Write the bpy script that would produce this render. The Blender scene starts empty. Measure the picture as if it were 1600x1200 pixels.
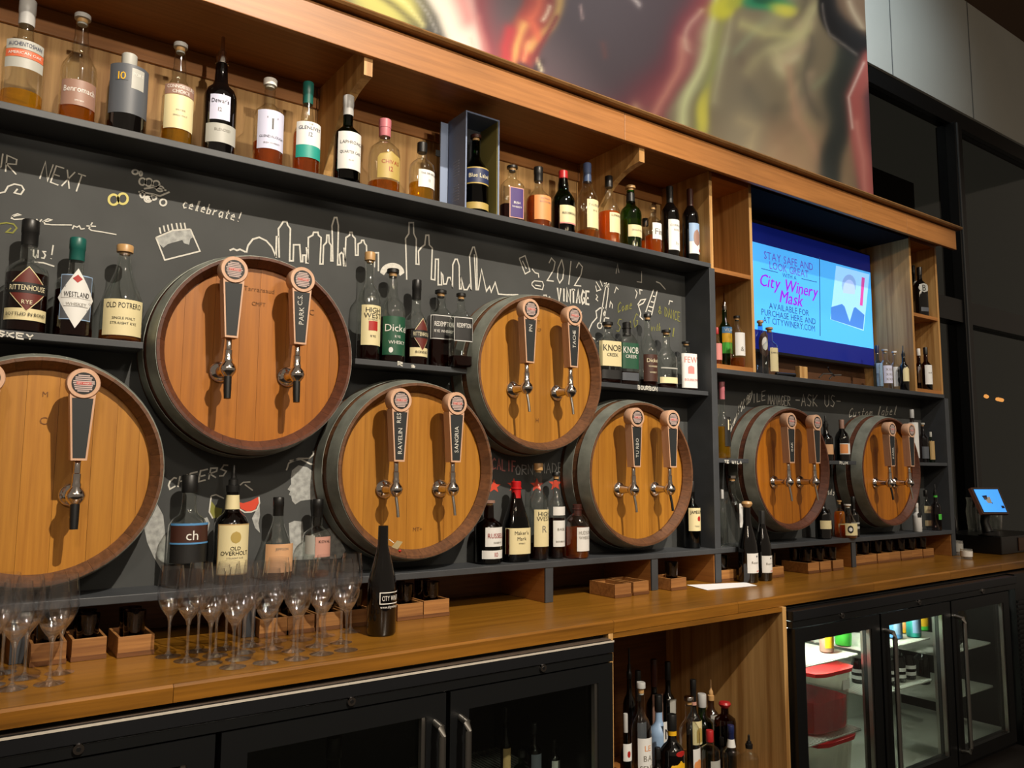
import bpy, math, random
import numpy as np
from mathutils import Vector, Matrix
random.seed(7)
S = bpy.context.scene
COL = S.collection
# ------------------------------------------------------------------ camera
F, YAW, PITCH, ROLL = 1243.63, 35.3493, 6.1812, 0.3097
CP = np.array([-2.7996, -2.3906, 0.4893])
_y, _p, _r = np.radians([YAW, PITCH, ROLL])
FW = np.array([np.sin(_y)*np.cos(_p), np.cos(_y)*np.cos(_p), np.sin(_p)])
_rt = np.array([np.cos(_y), -np.sin(_y), 0]); _up = np.cross(_rt, FW)
RT = _rt*np.cos(_r)+_up*np.sin(_r); UP = -_rt*np.sin(_r)+_up*np.cos(_r)
cam_d = bpy.data.cameras.new('camera'); cam = bpy.data.objects.new('camera', cam_d); COL.objects.link(cam)
cam_d.sensor_width = 36; cam_d.lens = 36*F/1600; cam_d.clip_start = .05
cam.matrix_world = Matrix(((RT[0], UP[0], -FW[0], CP[0]), (RT[1], UP[1], -FW[1], CP[1]), (RT[2], UP[2], -FW[2], CP[2]), (0, 0, 0, 1)))
S.camera = cam
S.view_settings.view_transform = 'Standard'; S.view_settings.look = 'None'; S.view_settings.gamma = 1
S.view_settings.use_curve_mapping = False
S.view_settings.exposure = 0.16
try:
    S.cycles.transparent_max_bounces = 28; S.cycles.max_bounces = 10; S.cycles.caustics_refractive = False; S.cycles.caustics_reflective = False
    S.cycles.sample_clamp_indirect = 4
except Exception: pass
# ------------------------------------------------------------------ world, room lamps and added fill spots
W = bpy.data.worlds.new('world'); S.world = W; W.use_nodes = True
W.node_tree.nodes['Background'].inputs[0].default_value = (1.0, .80, .60, 1); W.node_tree.nodes['Background'].inputs[1].default_value = .17
def spot(name, loc, target, watts, deg, blend, col, size):
    d = bpy.data.lights.new(name, 'SPOT'); d.energy = watts; d.spot_size = math.radians(deg); d.spot_blend = blend
    d.color = col; d.shadow_soft_size = size
    o = bpy.data.objects.new(name, d); COL.objects.link(o); o.location = loc
    o.rotation_euler = (Vector(target)-Vector(loc)).to_track_quat('-Z', 'Y').to_euler(); return o
WARM = (1.0, .88, .72)
spot('track_lamp', (-1.3, -5.0, 5.2), (-1.6, 0, .85), 2150, 36, .5, WARM, .05)
spot('track_lamp', (.9, -5.0, 5.2), (1.0, 0, 1.0), 1050, 28, .6, WARM, .05)
spot('poster_lamp', (.6, -1.9, 4.2), (.9, .3, 2.75), 130, 95, .8, (.95, .98, 1.0), .12)
spot('wall_glow', (1.9, -.9, 4.15), (2.5, .62, 3.75), 62, 80, .9, (.84, .97, 1.0), .10)
for _x, _w in ((-3.6, 130), (-.9, 100), (1.4, 50)):          # fill spots added to soften the shade across the bar
    spot('room_fill', (_x, -4.6, 2.7), (_x+.5, 0, 1.2), _w, 75, .8, WARM, .16)
for _k in range(8):                                          # narrow spots added to brighten the upper shelf
    spot('shelf_fill_spot', (-3.2+_k*.5, -4.4, 1.78), (-3.1+_k*.5, .25, 1.69), (270, 270, 270, 260, 250, 220, 170, 110)[_k], 9.6, .7, WARM, .04)
# ------------------------------------------------------------------ helpers
def at(u, v, X=None, Y=None, Z=None):
    """the point on a given plane of the bar that a sight line meets"""
    d = FW+RT*(u-800)/F-UP*(v-600)/F
    i, t = (0, X) if X is not None else (1, Y) if Y is not None else (2, Z)
    return CP+d*(t-CP[i])/d[i]
def xon(u, Y, Z):
    m = RT-(u-800)/F*FW
    return float(CP[0]-((Y-CP[1])*m[1]+(Z-CP[2])*m[2])/m[0])
def zon(v, X, Y):
    m = UP+(v-600)/F*FW
    return float(CP[2]-((X-CP[0])*m[0]+(Y-CP[1])*m[1])/m[2])
def depth(X, Y, Z): return float((np.array([X, Y, Z])-CP)@FW)
def lin(h):
    if isinstance(h, str):
        h = h.lstrip('#'); c = [int(h[i:i+2], 16)/255 for i in (0, 2, 4)]
    else: c = [x/255 for x in h]
    return tuple(x/12.92 if x <= .04045 else ((x+.055)/1.055)**2.4 for x in c)
MATS = {}
def node_mat(name):
    m = bpy.data.materials.new(name); m.use_nodes = True; MATS[name] = m
    nt = m.node_tree; return m, nt, nt.nodes['Principled BSDF']
def mat(name, col='#808080', rough=.5, metal=0., emit=0., coat=0., spec=.5, noise=0., nscale=30., bump=0.):
    if name in MATS: return MATS[name]
    m, nt, b = node_mat(name); c = lin(col)
    b.inputs['Base Color'].default_value = (*c, 1); b.inputs['Roughness'].default_value = rough
    b.inputs['Metallic'].default_value = metal; b.inputs['Coat Weight'].default_value = coat
    b.inputs['Specular IOR Level'].default_value = spec
    if emit: b.inputs['Emission Color'].default_value = (*c, 1); b.inputs['Emission Strength'].default_value = emit
    if noise or bump:
        tc = nt.nodes.new('ShaderNodeTexCoord'); n = nt.nodes.new('ShaderNodeTexNoise'); n.inputs['Scale'].default_value = nscale; n.inputs['Detail'].default_value = 5
        nt.links.new(tc.outputs['Object'], n.inputs['Vector'])
        if noise:
            r = nt.nodes.new('ShaderNodeValToRGB'); r.color_ramp.elements[0].position = .3; r.color_ramp.elements[1].position = .7
            r.color_ramp.elements[0].color = (*[x*(1-noise) for x in c], 1); r.color_ramp.elements[1].color = (*[min(1, x*(1+noise)) for x in c], 1)
            nt.links.new(n.outputs['Fac'], r.inputs[0]); nt.links.new(r.outputs[0], b.inputs['Base Color'])
        if bump:
            bp = nt.nodes.new('ShaderNodeBump'); bp.inputs['Strength'].default_value = bump; bp.inputs['Distance'].default_value = .002
            nt.links.new(n.outputs['Fac'], bp.inputs['Height']); nt.links.new(bp.outputs[0], b.inputs['Normal'])
    return m
def wood(name, light, dark, axis='Z', rough=.45, coat=.0, fine=90, contrast=1., rand=.0, rings=0.6):
    if name in MATS: return MATS[name]
    m, nt, b = node_mat(name); N = nt.nodes.new; L = nt.links.new
    tc = N('ShaderNodeTexCoord'); src = tc.outputs['Object']
    oi = N('ShaderNodeObjectInfo')
    off = N('ShaderNodeVectorMath'); off.operation = 'ADD'; L(src, off.inputs[0])
    cx = N('ShaderNodeCombineXYZ'); mm = N('ShaderNodeMath'); mm.operation = 'MULTIPLY'; mm.inputs[1].default_value = 37.
    L(oi.outputs['Random'], mm.inputs[0]); L(mm.outputs[0], cx.inputs[0]); L(mm.outputs[0], cx.inputs[1]); L(mm.outputs[0], cx.inputs[2]); L(cx.outputs[0], off.inputs[1])
    def scaled(k, along):
        mp = N('ShaderNodeMapping'); s = [k, k, k]; s['XYZ'.index(axis)] = along; mp.inputs['Scale'].default_value = s; L(off.outputs[0], mp.inputs['Vector']); return mp.outputs[0]
    n1 = N('ShaderNodeTexNoise'); n1.inputs['Scale'].default_value = 1; n1.inputs['Detail'].default_value = 6; n1.inputs['Roughness'].default_value = .62; L(scaled(fine, fine*.035), n1.inputs['Vector'])
    n2 = N('ShaderNodeTexNoise'); n2.inputs['Scale'].default_value = 1; n2.inputs['Detail'].default_value = 2; L(scaled(7, .55), n2.inputs['Vector'])
    rg = N('ShaderNodeMath'); rg.operation = 'MULTIPLY'; rg.inputs[1].default_value = 26; L(n2.outputs['Fac'], rg.inputs[0])
    sn = N('ShaderNodeMath'); sn.operation = 'SINE'; L(rg.outputs[0], sn.inputs[0])
    ab = N('ShaderNodeMapRange'); ab.inputs[1].default_value = -1; ab.inputs[2].default_value = 1; L(sn.outputs[0], ab.inputs[0])
    pw = N('ShaderNodeMath'); pw.operation = 'POWER'; pw.inputs[1].default_value = 2.5; L(ab.outputs[0], pw.inputs[0])
    r1 = N('ShaderNodeMapRange'); r1.inputs[1].default_value = .36; r1.inputs[2].default_value = .66; L(n1.outputs['Fac'], r1.inputs[0])
    mix = N('ShaderNodeMix'); mix.data_type = 'FLOAT'; mix.inputs[0].default_value = rings*.5; L(r1.outputs[0], mix.inputs[2]); L(pw.outputs[0], mix.inputs[3])
    ct = N('ShaderNodeMath'); ct.operation = 'MULTIPLY'; ct.inputs[1].default_value = contrast; L(mix.outputs[0], ct.inputs[0])
    cm = N('ShaderNodeMix'); cm.data_type = 'RGBA'; L(ct.outputs[0], cm.inputs[0]); cm.inputs[6].default_value = (*lin(light), 1); cm.inputs[7].default_value = (*lin(dark), 1)
    out = cm.outputs[2]
    if rand:
        hs = N('ShaderNodeHueSaturation'); mr = N('ShaderNodeMapRange'); mr.inputs[3].default_value = 1-rand; mr.inputs[4].default_value = 1+rand
        L(oi.outputs['Random'], mr.inputs[0]); L(mr.outputs[0], hs.inputs['Value']); L(out, hs.inputs['Color']); out = hs.outputs[0]
    L(out, b.inputs['Base Color']); b.inputs['Roughness'].default_value = rough; b.inputs['Coat Weight'].default_value = coat; b.inputs['Coat Roughness'].default_value = .25
    bp = N('ShaderNodeBump'); bp.inputs['Strength'].default_value = .12; bp.inputs['Distance'].default_value = .001; L(r1.outputs[0], bp.inputs['Height']); L(bp.outputs[0], b.inputs['Normal'])
    return m
def thin_glass(name, tint, gloss=1., ior=1.5, haze=0., fall=3.6, edge=.9, rough=.05):
    if name in MATS: return MATS[name]
    m, nt, b = node_mat(name); nt.nodes.remove(b); N = nt.nodes.new; L = nt.links.new; o = nt.nodes['Material Output']
    t = N('ShaderNodeBsdfTransparent'); t.inputs[0].default_value = (*tint, 1)
    g = N('ShaderNodeBsdfGlossy'); g.inputs['Roughness'].default_value = rough; g.inputs[0].default_value = (gloss, gloss, gloss, 1)
    lw = N('ShaderNodeLayerWeight'); lw.inputs[0].default_value = .5; pw = N('ShaderNodeMath'); pw.operation = 'POWER'; pw.inputs[1].default_value = 3.6; pw.inputs[1].default_value = fall; L(lw.outputs['Facing'], pw.inputs[0])
    f = N('ShaderNodeMapRange'); r0 = ((ior-1)/(ior+1))**2; f.inputs[3].default_value = r0; f.inputs[4].default_value = edge; L(pw.outputs[0], f.inputs[0])
    mx = N('ShaderNodeMixShader'); L(f.outputs[0], mx.inputs[0]); L(t.outputs[0], mx.inputs[1]); L(g.outputs[0], mx.inputs[2])
    res = mx.outputs[0]
    if haze:
        df = N('ShaderNodeBsdfDiffuse'); df.inputs[0].default_value = (.7, .7, .7, 1); m2 = N('ShaderNodeMixShader'); m2.inputs[0].default_value = haze
        L(res, m2.inputs[1]); L(df.outputs[0], m2.inputs[2]); res = m2.outputs[0]
    L(res, o.inputs['Surface']); return m
def liquid(name, hexcol, body=.12):
    if name in MATS: return MATS[name]
    m, nt, b = node_mat(name); nt.nodes.remove(b); N = nt.nodes.new; L = nt.links.new; o = nt.nodes['Material Output']; c = lin(hexcol)
    t = N('ShaderNodeBsdfTransparent'); t.inputs[0].default_value = (*[x**.6 for x in c], 1)
    tr = N('ShaderNodeBsdfTranslucent'); tr.inputs[0].default_value = (*c, 1); df = N('ShaderNodeBsdfDiffuse'); df.inputs[0].default_value = (*c, 1)
    a = N('ShaderNodeAddShader'); L(tr.outputs[0], a.inputs[0]); L(df.outputs[0], a.inputs[1])
    mx = N('ShaderNodeMixShader'); mx.inputs[0].default_value = body; L(t.outputs[0], mx.inputs[1]); L(a.outputs[0], mx.inputs[2]); L(mx.outputs[0], o.inputs['Surface']); return m

class MB:
    def __init__(s): s.v = []; s.f = []; s.s = []
    def add(s, vs, fs, smooth=False):
        n = len(s.v); s.v += [tuple(map(float, p)) for p in vs]; s.f += [tuple(n+i for i in f) for f in fs]; s.s += [smooth]*len(fs); return s
    def box(s, x0, x1, y0, y1, z0, z1):
        return s.add([(x0, y0, z0), (x1, y0, z0), (x1, y1, z0), (x0, y1, z0), (x0, y0, z1), (x1, y0, z1), (x1, y1, z1), (x0, y1, z1)],
                     [(0, 3, 2, 1), (4, 5, 6, 7), (0, 1, 5, 4), (1, 2, 6, 5), (2, 3, 7, 6), (3, 0, 4, 7)])
    def lathe(s, prof, seg=24, n=2., ratio=1., axis='Z', c=(0, 0, 0)):
        def ring(r, z):
            o = []
            for i in range(seg):
                a = 2*math.pi*(i+.5)/seg; ca, sa = math.cos(a), math.sin(a)
                k = r if n == 2 else r*(abs(ca)**n+abs(sa)**n)**(-1/n)
                x, y = k*ca, k*sa*ratio
                o.append((c[0]+x, c[1]+y, c[2]+z) if axis == 'Z' else (c[0]+x, c[1]+z, c[2]+y) if axis == 'Y' else (c[0]+z, c[1]+x, c[2]+y))
            return o
        vs = []; fs = []
        for r, z in prof: vs += ring(max(r, 1e-5), z)
        for j in range(len(prof)-1):
            for i in range(seg):
                k = (i+1) % seg; q = (j*seg+i, j*seg+k, (j+1)*seg+k, (j+1)*seg+i)
                fs.append(q if axis != 'Y' else q[::-1])
        if prof[0][0] > 1e-4: fs.append(tuple(range(seg))[::-1] if axis != 'Y' else tuple(range(seg)))
        if prof[-1][0] > 1e-4:
            q = tuple(range((len(prof)-1)*seg, len(prof)*seg)); fs.append(q if axis != 'Y' else q[::-1])
        return s.add(vs, fs, True)
    def tube(s, pts, r, seg=8):
        pts = [Vector(p) for p in pts]; vs = []; fs = []
        for i, p in enumerate(pts):
            d = (pts[min(i+1, len(pts)-1)]-pts[max(i-1, 0)]).normalized(); a = Vector((0, 0, 1)) if abs(d.z) < .9 else Vector((1, 0, 0))
            u = d.cross(a).normalized(); w = d.cross(u); rr = r[i] if isinstance(r, (list, tuple)) else r
            vs += [tuple(p+u*math.cos(2*math.pi*k/seg)*rr+w*math.sin(2*math.pi*k/seg)*rr) for k in range(seg)]
        for j in range(len(pts)-1):
            for k in range(seg): l = (k+1) % seg; fs.append((j*seg+k, (j+1)*seg+k, (j+1)*seg+l, j*seg+l))
        fs.append(tuple(range(seg))); fs.append(tuple(range((len(pts)-1)*seg, len(pts)*seg))[::-1])
        return s.add(vs, fs, True)
    def prism(s, poly, y0, y1):
        """outline in x,z extruded along y"""
        n = len(poly); a = sum(poly[i][0]*poly[(i+1) % n][1]-poly[(i+1) % n][0]*poly[i][1] for i in range(n))
        if a < 0: poly = poly[::-1]
        vs = [(x, y0, z) for x, z in poly]+[(x, y1, z) for x, z in poly]
        fs = [tuple(range(n)), tuple(range(n, 2*n))[::-1]]+[(i, i+n, (i+1) % n+n, (i+1) % n) for i in range(n)]
        return s.add(vs, fs)
    def ribbon(s, pts, w, y):
        """flat stroke in the x,z plane at depth y (faces -y)"""
        P = [Vector((a, b)) for a, b in pts]; n = len(P); L = []; R = []
        for i in range(n):
            d1 = (P[i]-P[i-1]).normalized() if i else None; d2 = (P[i+1]-P[i]).normalized() if i < n-1 else None
            d = (d1+d2) if d1 is not None and d2 is not None else (d1 if d1 is not None else d2)
            if d.length < .3: d = d2 if d2 is not None else d1
            d = d.normalized(); nn = Vector((-d.y, d.x)); k = 1.
            if d1 is not None: k = 1/max(.45, abs(nn.dot(Vector((-d1.y, d1.x)))))
            L.append(P[i]+nn*w*.5*k); R.append(P[i]-nn*w*.5*k)
        vs = [(p.x, y, p.y) for p in L]+[(p.x, y, p.y) for p in R]
        return s.add(vs, [(i, i+n, i+1+n, i+1) for i in range(n-1)])
    def build(s, name, m, parent=None, loc=None, rotz=0., bevel=0.):
        me = bpy.data.meshes.new(name); me.from_pydata(s.v, [], s.f); me.polygons.foreach_set('use_smooth', s.s)
        if any(s.s): me.set_sharp_from_angle(angle=math.radians(38))
        me.materials.append(m if not isinstance(m, str) else MATS[m]); me.update()
        o = bpy.data.objects.new(name, me); COL.objects.link(o); o.parent = parent
        if loc is not None: o.location = loc
        if rotz: o.rotation_euler.z = rotz
        if bevel:
            b = o.modifiers.new('soft_edges', 'BEVEL'); b.width = bevel; b.segments = 2; b.limit_method = 'ANGLE'
        return o
def tag(o, label, cat, group=None):
    o['label'] = label; o['category'] = cat
    if group: o['group'] = group
    return o
def struct(o, label=None):
    o['kind'] = 'structure'
    if label: o['label'] = label
    return o
def thing(name, label, cat, loc=(0, 0, 0), rotz=0., group=None):
    o = bpy.data.objects.new(name, None); COL.objects.link(o); o.location = loc; o.rotation_euler.z = rotz; o.empty_display_size = .05
    return tag(o, label, cat, group)
def copy_tree(o, parent=None):
    c = o.copy(); COL.objects.link(c); c.parent = parent
    for ch in [k for k in o.children]: copy_tree(ch, c)
    return c
# ------------------------------------------------------------------ glyphs (built-in font, one mesh per character)
CH = {}
def _glyphs():
    chars = "ABCDEFGHIJKLMNOPQRSTUVWXYZabcdefghijklmnopqrstuvwxyz0123456789.!&+'-"
    tmp = []
    for c in chars:
        cu = bpy.data.curves.new('glyph', 'FONT'); cu.body = c; cu.resolution_u = 2; o = bpy.data.objects.new('glyph', cu); COL.objects.link(o); tmp.append((c, o, cu))
    dg = bpy.context.evaluated_depsgraph_get()
    for c, o, cu in tmp:
        me = bpy.data.meshes.new_from_object(o.evaluated_get(dg))
        V = [(v.co.x, v.co.y) for v in me.vertices]; Fc = [tuple(p.vertices) for p in me.polygons]
        x0 = min(v[0] for v in V); x1 = max(v[0] for v in V)
        CH[c] = ([(a-x0, b) for a, b in V], Fc, x1-x0); bpy.data.meshes.remove(me)
    for c, o, cu in tmp: bpy.data.objects.remove(o); bpy.data.curves.remove(cu)
_glyphs()
def text_geo(t, h, maxw=None, bold=0., slant=0., track=.09):
    """flat lettering centred on 0,0 with cap height h; returns 2d verts, faces"""
    V = []; Fc = []; x = 0.; text_geo.w = []; wi = 0
    for c in t:
        if c == ' ': x += .32; wi += 1; continue
        g = CH.get(c)
        if not g: continue
        n = len(V); V += [(a+x+slant*b, b) for a, b in g[0]]; Fc += [tuple(n+i for i in f) for f in g[1]]; text_geo.w += [wi]*len(g[1]); x += g[2]+track
    x -= track; s = h/.70; sx = s
    if maxw and x*s > maxw: sx = maxw/x
    return [((a-x/2)*sx, (b-.35)*s) for a, b in V], Fc
# ------------------------------------------------------------------ materials
wood('oak_v', '#cda266', '#9a6e3a', 'Z', .5, contrast=1.1, fine=75, rings=1.1)
wood('oak_h', '#a26b36', '#7f5024', 'X', .45, contrast=.75, fine=70, rings=.25)
wood('oak_y', '#a06a34', '#7c4c20', 'Y', .5, contrast=.8)
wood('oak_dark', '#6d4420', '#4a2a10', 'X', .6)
wood('counter_oak', '#95661f', '#6a4410', 'X', .28, coat=.35, contrast=.8, fine=55, rings=.6)
wood('counter_edge', '#8c5c1c', '#5c3a0e', 'X', .35, coat=.2, contrast=.95, fine=60, rings=.7)
wood('head_wood', '#aa7424', '#845110', 'Z', .45, coat=.12, contrast=.75, fine=60, rand=.10, rings=.4)
wood('head_amber', '#a9660f', '#7f4706', 'Z', .45, coat=.12, contrast=.75, fine=60, rand=.10, rings=.4)
wood('stave_wood', '#6b4529', '#452a17', 'Y', .6, contrast=.9, rand=.14)
wood('stave_red', '#5c3320', '#3c1e11', 'Y', .6, contrast=.9, rand=.12)
wood('crate_wood', '#a0703c', '#6d431f', 'X', .6, contrast=.9, rand=.15)
wood('maple', '#caa387', '#b08468', 'Z', .5, contrast=.5, fine=60, rings=.2)
mat('charcoal', '#36393d', .55, noise=.12, nscale=14, bump=.1)
mat('chalkboard', '#3a3c3c', .75, noise=.16, nscale=5, bump=.05)
mat('chalk_white', '#c6c4bc', .95, noise=.12, nscale=180)
mat('chalk_wash', '#9d9f9d', .95, noise=.3, nscale=60)
mat('chalk_yellow', '#c9bf76', .95); mat('chalk_olive', '#7d7d3c', .95); mat('chalk_red', '#c8452f', .9); mat('chalk_pink', '#a86a66', .95)
mat('galvanised', '#83877f', .45, metal=.3, noise=.22, nscale=18, bump=.2)
mat('rust_streak', '#8b6038', .7)
mat('chrome', '#d2ccc8', .12, metal=1.); mat('brushed_steel', '#b9b6b0', .3, metal=1.)
mat('black_plastic', '#0c0c0d', .35); mat('black_gloss', '#060606', .08); mat('black_metal', '#111213', .32, spec=.4)
mat('board_black', '#181a1c', .5); mat('rubber', '#0a0a0a', .45)
mat('white', '#d9d7d2', .6); mat('cream', '#d8cfae', .6); mat('paper', '#e2e2e6', .8)
for n_, h_ in dict(lab_white='#d4d4d2', lab_cream='#d3c79b', lab_grey='#4b4f56', lab_green='#174b34', lab_teal='#1f8f82', lab_orange='#d28a50', lab_peach='#c79a72',
                   lab_salmon='#c4603f', lab_pink='#b98a7c', lab_rose='#c9807c', lab_purple='#3c2668', lab_navy='#1f2a4e', lab_maroon='#5d2018', lab_black='#141414', lab_brown='#3d2118', lab_blue='#4f86b8',
                   lab_red='#a01c18', lab_sky='#8aa6c8', lab_yellow='#d6a417', lab_lilac='#c2c4dc', lab_silver='#a2a29c', lab_lime='#46b23c', lab_taupe='#8a6a5c', lab_gold='#a8914e', lab_tan='#a98d5e',
                   ink='#1b1a1a', ink_red='#8f1c1c', ink_soft='#77736a', cap_black='#121212', cap_silver='#a9a9a8', cap_wood='#b08a5a', cap_red='#a21f22', cap_wax='#b01218', cap_teal='#12544c', cap_white='#d6d2cc', cap_blue='#4a5a80', cap_pink='#b56a74',
                   cap_green='#3fae38', cap_navy='#16204a', cap_brown='#3a1a14').items():
    mat(n_, h_, .5 if n_.startswith('lab') else .4)
thin_glass('glass_clear', (.93, .95, .93), fall=2.7); thin_glass('glass_flute', (.975, .975, .98), ior=1.6, haze=.0, fall=4.2, edge=.75, rough=.025); thin_glass('glass_stem', (.95, .95, .96), ior=2.5, haze=.012, fall=3., edge=.7, rough=.09); thin_glass('glass_pane', (.86, .9, .88), ior=1.45)
thin_glass('glass_green', (.16, .38, .14)); thin_glass('glass_dkgreen', (.05, .13, .05)); thin_glass('glass_brown', (.20, .08, .03)); thin_glass('glass_smoke', (.42, .34, .34)); thin_glass('glass_blue', (.45, .62, .85))
thin_glass('window_glass', (.24, .26, .26), ior=1.4, fall=5., edge=.35)
thin_glass('plastic_clear', (.85, .82, .76), ior=1.3, haze=.12)
mat('glass_black', '#070606', .06, coat=.4)
liquid('liq_amber', '#c07018'); liquid('liq_gold', '#d8a428'); liquid('liq_orange', '#d86a10', .2); liquid('liq_copper', '#c4672c'); liquid('liq_dark', '#3d140a'); liquid('liq_red', '#b01018', .5); liquid('liq_honey', '#e08a18', .3)
def real_glass(name):
    m, nt, b = node_mat(name); b.inputs['Transmission Weight'].default_value = 1; b.inputs['Roughness'].default_value = .0; b.inputs['IOR'].default_value = 1.48
    b.inputs['Base Color'].default_value = (1, 1, 1, 1)
real_glass('crystal')
# ================================================================== THE SETTING
ZS, ZL, ZC = 1.439, .150, -.93        # upper shelf top, ledge top, floor
YB, YO = .148, .31                    # chalkboard plane, oak back plane
XL, XR = -3.35, 2.14
struct(MB().box(-6, 9, -6, 7, ZC-.1, ZC).build('floor', mat('floor_dark', '#2c2724', .5, noise=.2, nscale=4)))
wb = struct(MB().box(XL-.4, 2.06, YO+.06, YO+.20, ZC, 5.2).build('wall_back', mat('wall_paint', '#6f6a64', .8)))
# window wall beyond the end of the bar: frame members, panes, pale panelled wall above
WY = .62; HZ = zon(105, float(at(1365, 105, Y=WY)[0]), WY)
mx0 = float(at(1487, 200, Y=WY)[0]); rz = float(at(1467, 479, Y=WY)[2])
win = struct(MB().box(2.07, 9, WY, WY+.10, HZ-.13, HZ).build('window_1', mat('frame_black', '#0d0e0f', .4)))
MB().box(mx0-.02, mx0+.10, WY-.03, WY+.12, ZC, HZ-.13).build('mullion', MATS['frame_black'], win)
MB().box(mx0+.012, mx0+.028, WY-.036, WY-.03, ZC, HZ-.13).build('mullion_trim', mat('trim_grey', '#5f6264', .4, metal=.5), win)
MB().box(mx0+1.9, mx0+2.02, WY-.03, WY+.12, ZC, HZ-.13).build('mullion', MATS['frame_black'], win)
MB().box(2.07, 9, WY-.02, WY+.10, rz-.09, rz+.09).build('transom', MATS['frame_black'], win)
for (a, b_) in ((2.1, mx0-.02), (mx0+.10, mx0+1.9), (mx0+2.02, 9)):
    for (c, d) in ((ZC, rz-.09), (rz+.09, HZ-.13)):
        MB().box(a, b_, WY+.04, WY+.046, c, d).build('pane', MATS['window_glass'], win)
wr = struct(MB().box(2.02, 9, WY-.02, WY+.08, HZ, 6.2).build('wall_right', mat('wall_panel', '#c9ccc8', .75, noise=.03, nscale=2)))
for u, v in ((1388, 60), (1512, 100)):
    X = float(at(u, v, Y=WY)[0]); MB().box(X-.004, X+.004, WY-.024, WY-.02, HZ, 6.2).build('panel_seam', mat('seam', '#6c7072', .8), wr)
cz = float(at(1600, 70, Y=WY)[2])
struct(MB().box(2.2, 9, -6.2, WY, cz, cz+.1).build('ceiling', mat('ceiling_brown', '#5a4433', .85)))
# dim dining room seen through the panes
struct(MB().box(1.5, 12, 5.2, 5.3, ZC, 6).build('wall_far', mat('wall_far_m', '#1c1a18', .9, noise=.4, nscale=2)))
for (x0, x1, z0, z1, c) in ((4.9, 6.1, 1.9, 3.2, '#4e4b45'), (5.4, 6.9, .9, 1.7, '#4a1612'), (7.2, 8.6, 2.2, 3.6, '#44413c'), (2.6, 3.2, .1, 1.3, '#4a4742')):
    tag(MB().box(x0, x1, 4.95, 5.05, z0, z1).build('wall_panel_board', mat('board'+c, c, .8)), 'dim %s board on the far wall behind the window' % {'#4e4b45': 'pale tall', '#4a1612': 'dark red', '#44413c': 'pale distant', '#4a4742': 'low grey'}[c], 'board')
# ------------------------------------------------------------------ counter with its edge (front line runs very slightly out of parallel)
def yf(X): return -.425+(X+2.7)*.017
ct = thing('back_counter', 'long varnished oak counter running under the barrel wall', 'counter', (0, 0, 0))
X0, X1 = -3.4, 4.2
m = MB(); m.add([(X0, yf(X0)+.012, -.034), (X1, yf(X1)+.012, -.034), (X1, .40, -.034), (X0, .40, -.034), (X0, yf(X0)+.012, 0), (X1, yf(X1)+.012, 0), (X1, .40, 0), (X0, .40, 0)],
               [(0, 3, 2, 1), (4, 5, 6, 7), (0, 1, 5, 4), (1, 2, 6, 5), (2, 3, 7, 6), (3, 0, 4, 7)]); m.build('worktop', MATS['counter_oak'], ct)
seams = [X0, -2.34, -.97, -.33, .62, 1.33, 1.9, X1]
for a, b_ in zip(seams[:-1], seams[1:]):
    m = MB(); g = .0006
    pr_ = [(0, -.040), (-.002, -.006), (.004, .0), (.012, .0005), (.016, -.040)]
    n = len(pr_); vs = [(a+g, yf(a)+p, q) for p, q in pr_]+[(b_-g, yf(b_)+p, q) for p, q in pr_]
    m.add(vs, [(i, (i+1) % n, (i+1) % n+n, i+n) for i in range(n)]+[tuple(range(n))[::-1], tuple(range(n, 2*n))]); m.build('edge_board', MATS['counter_edge'], ct)
# ------------------------------------------------------------------ back bar carcass
bb = thing('back_bar', 'charcoal shelving wall with oak cornice holding barrels and bottles', 'shelving', (0, 0, 0))
cb = MB().box(XL, 0, YB, YB+.012, ZL, ZS-.021).box(.038, XR-.045, YB, YB+.012, ZL, .935).build('chalkboard', MATS['chalkboard'], bb)
MB().box(XL, .012, -.002, YO, ZS-.021, ZS).build('upper_shelf', MATS['charcoal'], bb, bevel=.002)
MB().box(XL, XR-.035, -.004, YO, ZL-.022, ZL).build('ledge', MATS['charcoal'], bb, bevel=.002)
MB().box(0, .038, -.001, YO, .001, ZS-.021).build('post', MATS['charcoal'], bb, bevel=.0015)
MB().box(XR-.045, XR, -.001, YO, .001, .935).build('post', MATS['charcoal'], bb, bevel=.0015)
MB().box(.038, XR-.045, -.001, YO, .935, .957).build('television_shelf', MATS['charcoal'], bb, bevel=.002)
for X in (-.394, -.947, -1.615, -2.06, -2.635, 1.053):
    d = MB().box(X, X+.036, -.001, .006, .001, ZL-.022).build('divider', MATS['charcoal'], bb)
    MB().box(X, X+.036, .006, YO-.02, .001, ZL-.022).build('divider_panel', MATS['oak_y'], d)
for X, w in ((-.004, .004), (XR-.049, .004)): MB().box(X, X+w, .006, YO-.02, .001, ZL-.022).build('cubby_lining', MATS['oak_y'], bb)
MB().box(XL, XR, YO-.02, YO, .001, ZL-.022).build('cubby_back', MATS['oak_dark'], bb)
# short bottle shelves between barrels
def mini_shelf(x0, x1, z, y0=.018): return MB().box(x0, x1, y0, YB, z-.019, z).build('bottle_shelf', MATS['charcoal'], bb, bevel=.0015)
MSZ = .852
mini_shelf(XL, -2.364, .842); mini_shelf(-1.722, -1.290, MSZ); mini_shelf(-.646, -.001, .848)
RSZ = .547
mini_shelf(.038, .248, RSZ, .002); mini_shelf(.890, 1.133, RSZ, .002); mini_shelf(1.775, XR-.045, RSZ, .002)
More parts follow.
